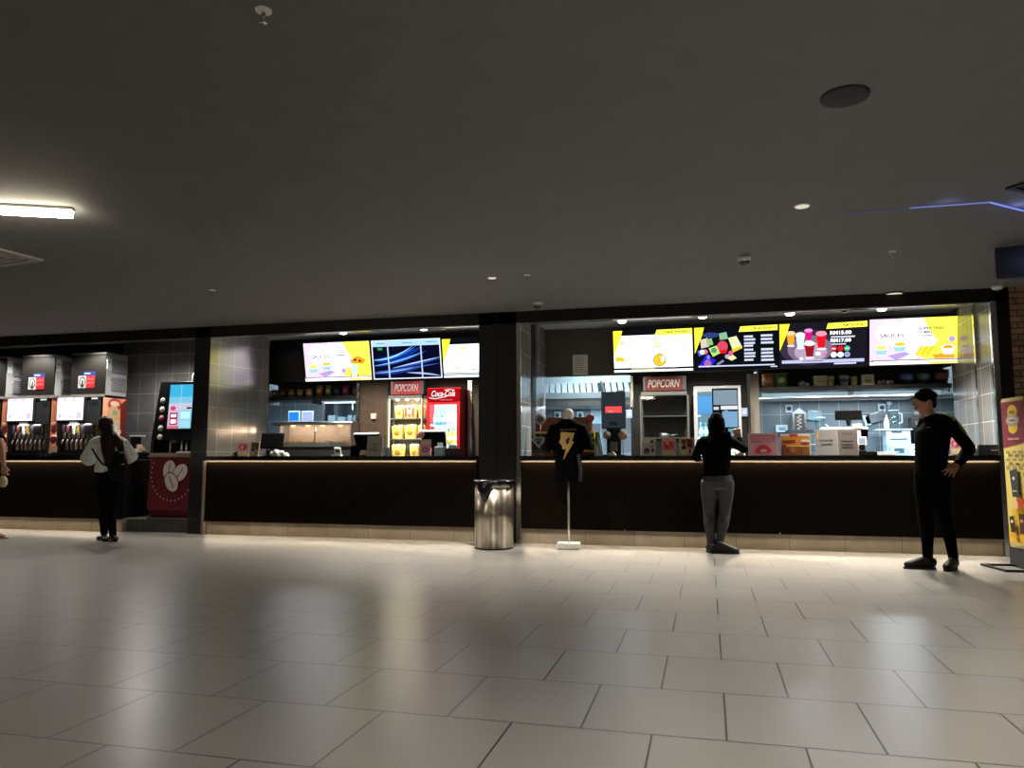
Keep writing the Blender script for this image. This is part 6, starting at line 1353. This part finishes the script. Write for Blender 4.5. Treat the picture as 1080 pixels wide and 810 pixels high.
m = MB(); m.loft([B_(127, 501, -.30), B_(127, 495, -.315), B_(127, 490, -.305)], [(.09, .02), (.10, .03), (.08, .02)], P('#0c0d0f', .8, 0, .08, 30, .12), 16, ax, .5); m.build('front_pocket', bp)
MB().loft([B_(130, 490, -.345), B_(133, 489.5, -.335)], [(.008, .005)]*2, P('#d0d0cc', .4, .4), 8).build('metal_badge', bp)
for pts in ([(99, 473, -.10), (104, 482, -.125), (110, 489.5, -.15), (117, 492, -.18)], [(128, 465, -.13), (130, 474, -.16), (129, 482, -.18)], [(120, 499, -.2), (112, 487, -.135)]):
    MB().loft([B_(*q) for q in pts], [(.012, .005)]*len(pts), BK, 8, None, .3).build('strap', bp)

# --- person cut off by the left edge
Yp = 8.40
t, O = person('person cut off by the left edge, bare forearm holding a pale cloth, sandal forward', (at(-10, 560, Yp).x, Yp), None)
J = dict(head=J_(-14, 440), neck=J_(-14, 453), chest=J_(-14, 468), waist=J_(-14, 485), pelvis=J_(-14, 502), shL=J_(-14, 456, .19), shR=J_(-7.5, 450, -.17), elL=J_(-18, 480, .22), wrL=J_(-12, 498, .24), elR=J_(.8, 466, -.2), wrR=J_(4, 491, -.18),
         hipL=J_(-14, 506, .07), hipR=J_(-14, 506, -.07), knL=J_(-16, 540, .08), knR=J_(-9, 540, -.06), anL=J_(-26, 566, .1), anR=J_(-5, 566, -.04), back=V((-1, 0, 0)))
fy = V((1, .15, 0))
m = MB(); W = head(m, J['head'], fy, SKIN3, .96); neck(m, J, SKIN3); torso(m, J, SKIN3, -.012)
for k in 'LR': arm(m, J, k, SKIN3); leg(m, J, k, SKIN3, -.01)
hand(m, J['wrR'], V((.12, .0, -1)), V((-.3, .9, 0)), V((1, 0, 0)), SKIN3, 1.0, .1, (.5, .55, .6, .6), .6); hand(m, J['wrL'], V((.05, 0, -1)), V((0, -1, 0)), V((1, 0, 0)), SKIN3)
for a_ in ('anL', 'anR'): m.loft([J[a_], V((J[a_].x, J[a_].y, .06)), V((J[a_].x+.08, J[a_].y, .04)), V((J[a_].x+.14, J[a_].y, .03))], [.035, .036, .034, .028], SKIN3, 12)
b = fuse(m, 'body', t, .006, 4); face(W, b, .96)
m = MB(); torso(m, J, TP, .015, 1.0, True)
for k in 'LR': m.loft([J['sh'+k], J['sh'+k].lerp(J['el'+k], .5), J['sh'+k].lerp(J['el'+k], .85)], [.072, .072, .07], TP, 16, None, .1)
fuse(m, 't_shirt', t, .008, 3)
m = MB(); m.loft([J['pelvis']-V((0, 0, .08)), J['pelvis'], J['pelvis']+V((0, 0, .08))], [(.13, .11), (.165, .13), (.15, .115)], PT, 22, (0, 1, 0), .3)
for k in 'LR': m.loft([J['hip'+k], J['hip'+k].lerp(J['kn'+k], .6), J['kn'+k]-V((0, 0, .03))], [.105, .095, .085], PT, 16)
fuse(m, 'shorts', t, .008, 3)
m = MB(); m.loft([W(-.02, 0, -.02), W(-.012, 0, .05), W(-.01, 0, .095), W(-.01, 0, .118)], [(.08, .09), (.083, .106), (.066, .086), (.035, .045)], HR, 22, V((0, 0, 1)).cross(fy), .3); fuse(m, 'hair', t, .007, 2)
for k in 'LR':
    a_ = J['an'+k]; m = MB(); m.loft([V((a_.x-.06, a_.y, .01)), V((a_.x+.04, a_.y, .01)), V((a_.x+.16, a_.y, .01)), V((a_.x+.19, a_.y, .01))], [(.036, .01), (.036, .01), (.043, .01), (.03, .01)], P('#7a6250', .7), 14, (0, 1, 0), .3); o = m.build('sandal', t)
    MB().loft([V((a_.x+.09, a_.y-.04, .02)), V((a_.x+.09, a_.y, .072)), V((a_.x+.09, a_.y+.04, .02))], [(.014, .004)]*3, P('#5a4434', .6), 8, (1, 0, 0), .2).build('strap', o)
h = O+J['wrR']
t = thing('cloth_pouch', 'small cream pouch held in the hand at the left edge', 'pouch', tuple(at(3.5, 507, Yp-.19)), 0)
m = MB(); m.loft([(0, 0, -.075), (0, 0, -.04), (0, 0, .02), (.01, 0, .05)], [(.04, .025), (.065, .035), (.06, .035), (.03, .02)], P('#cfc4a0', .7, 0, .12, 40), 16, (1, 0, 0), .5); m.build('pouch_body', t)
m = MB(); m.loft([(-.03, -.02, .05), (.01, -.03, .062), (.03, -.015, .05)], [(.01, .004)]*3, P('#a89868', .7), 8); m.build('flap', t)

# ------------------------------------------------------------------ light
W0 = bpy.data.worlds.new('world'); SC.world = W0; W0.use_nodes = True
W0.node_tree.nodes['Background'].inputs[0].default_value = (.5, .5, .52, 1); W0.node_tree.nodes['Background'].inputs[1].default_value = .02
# unseen lamps added behind and beside the viewer to light the lobby floor
for x, y, rz, lb in ((-2.5, -1.8, 0, 'added unseen linear ceiling lamp behind the viewer, centre'), (3.8, -1.8, R(40), 'added unseen linear ceiling lamp behind the viewer at right'), (-8.5, 1.2, R(25), 'added unseen linear ceiling lamp far left of the viewer')):
    linear(x, y, rz, lb)
for x, y, rz, e in ((-2.5, -1.8, 0, 70), (3.8, -1.8, R(40), 70), (-8.5, 1.2, R(25), 150), (-5.56, 4.32, R(25), 120)):
    lamp('AREA', 'linear_light', (x, y, ZC-.06), e, (1, .93, .82), 1.85, .06, 0, 0, rz)  # light of the added lamps, and of the visible one at left
for x, y, e in ((1.4, 2.4, 430), (-1.3, 2.3, 90), (3.4, 2.6, 430), (.4, .2, 200)):
    lamp('SPOT', 'downlight_or_fill', (x, y, ZC-.03), e, (1, .96, .9), .05, spot=R(105), blend=.8)  # spots without fixtures, added to brighten the near floor
for x in (-9.2, -10.4, -11.6): lamp('SPOT', 'spot_beam', (x, 9.66, 2.80), 100, (1, .95, .88), .04, spot=R(150), blend=.6)  # unseen spots added behind the fascia to brighten the drink machine bay
lamp('SPOT', 'spot_beam', (-8.0, 9.66, 2.80), 130, (1, .95, .88), .04, spot=R(165), blend=.6)  # one more unseen spot, added for the ice machines' right sides
vs_ = SC.view_settings; vs_.view_transform = 'Standard'; vs_.look = 'None'; vs_.gamma = 1.0; vs_.use_curve_mapping = False; vs_.exposure = 0.0
SC.display_settings.display_device = 'sRGB'
cy = SC.cycles; cy.use_denoising = True; cy.sample_clamp_indirect = 6; cy.max_bounces = 8; cy.diffuse_bounces = 4; cy.glossy_bounces = 4; cy.transparent_max_bounces = 12
try: cy.denoiser = 'OPENIMAGEDENOISE'
except Exception: pass
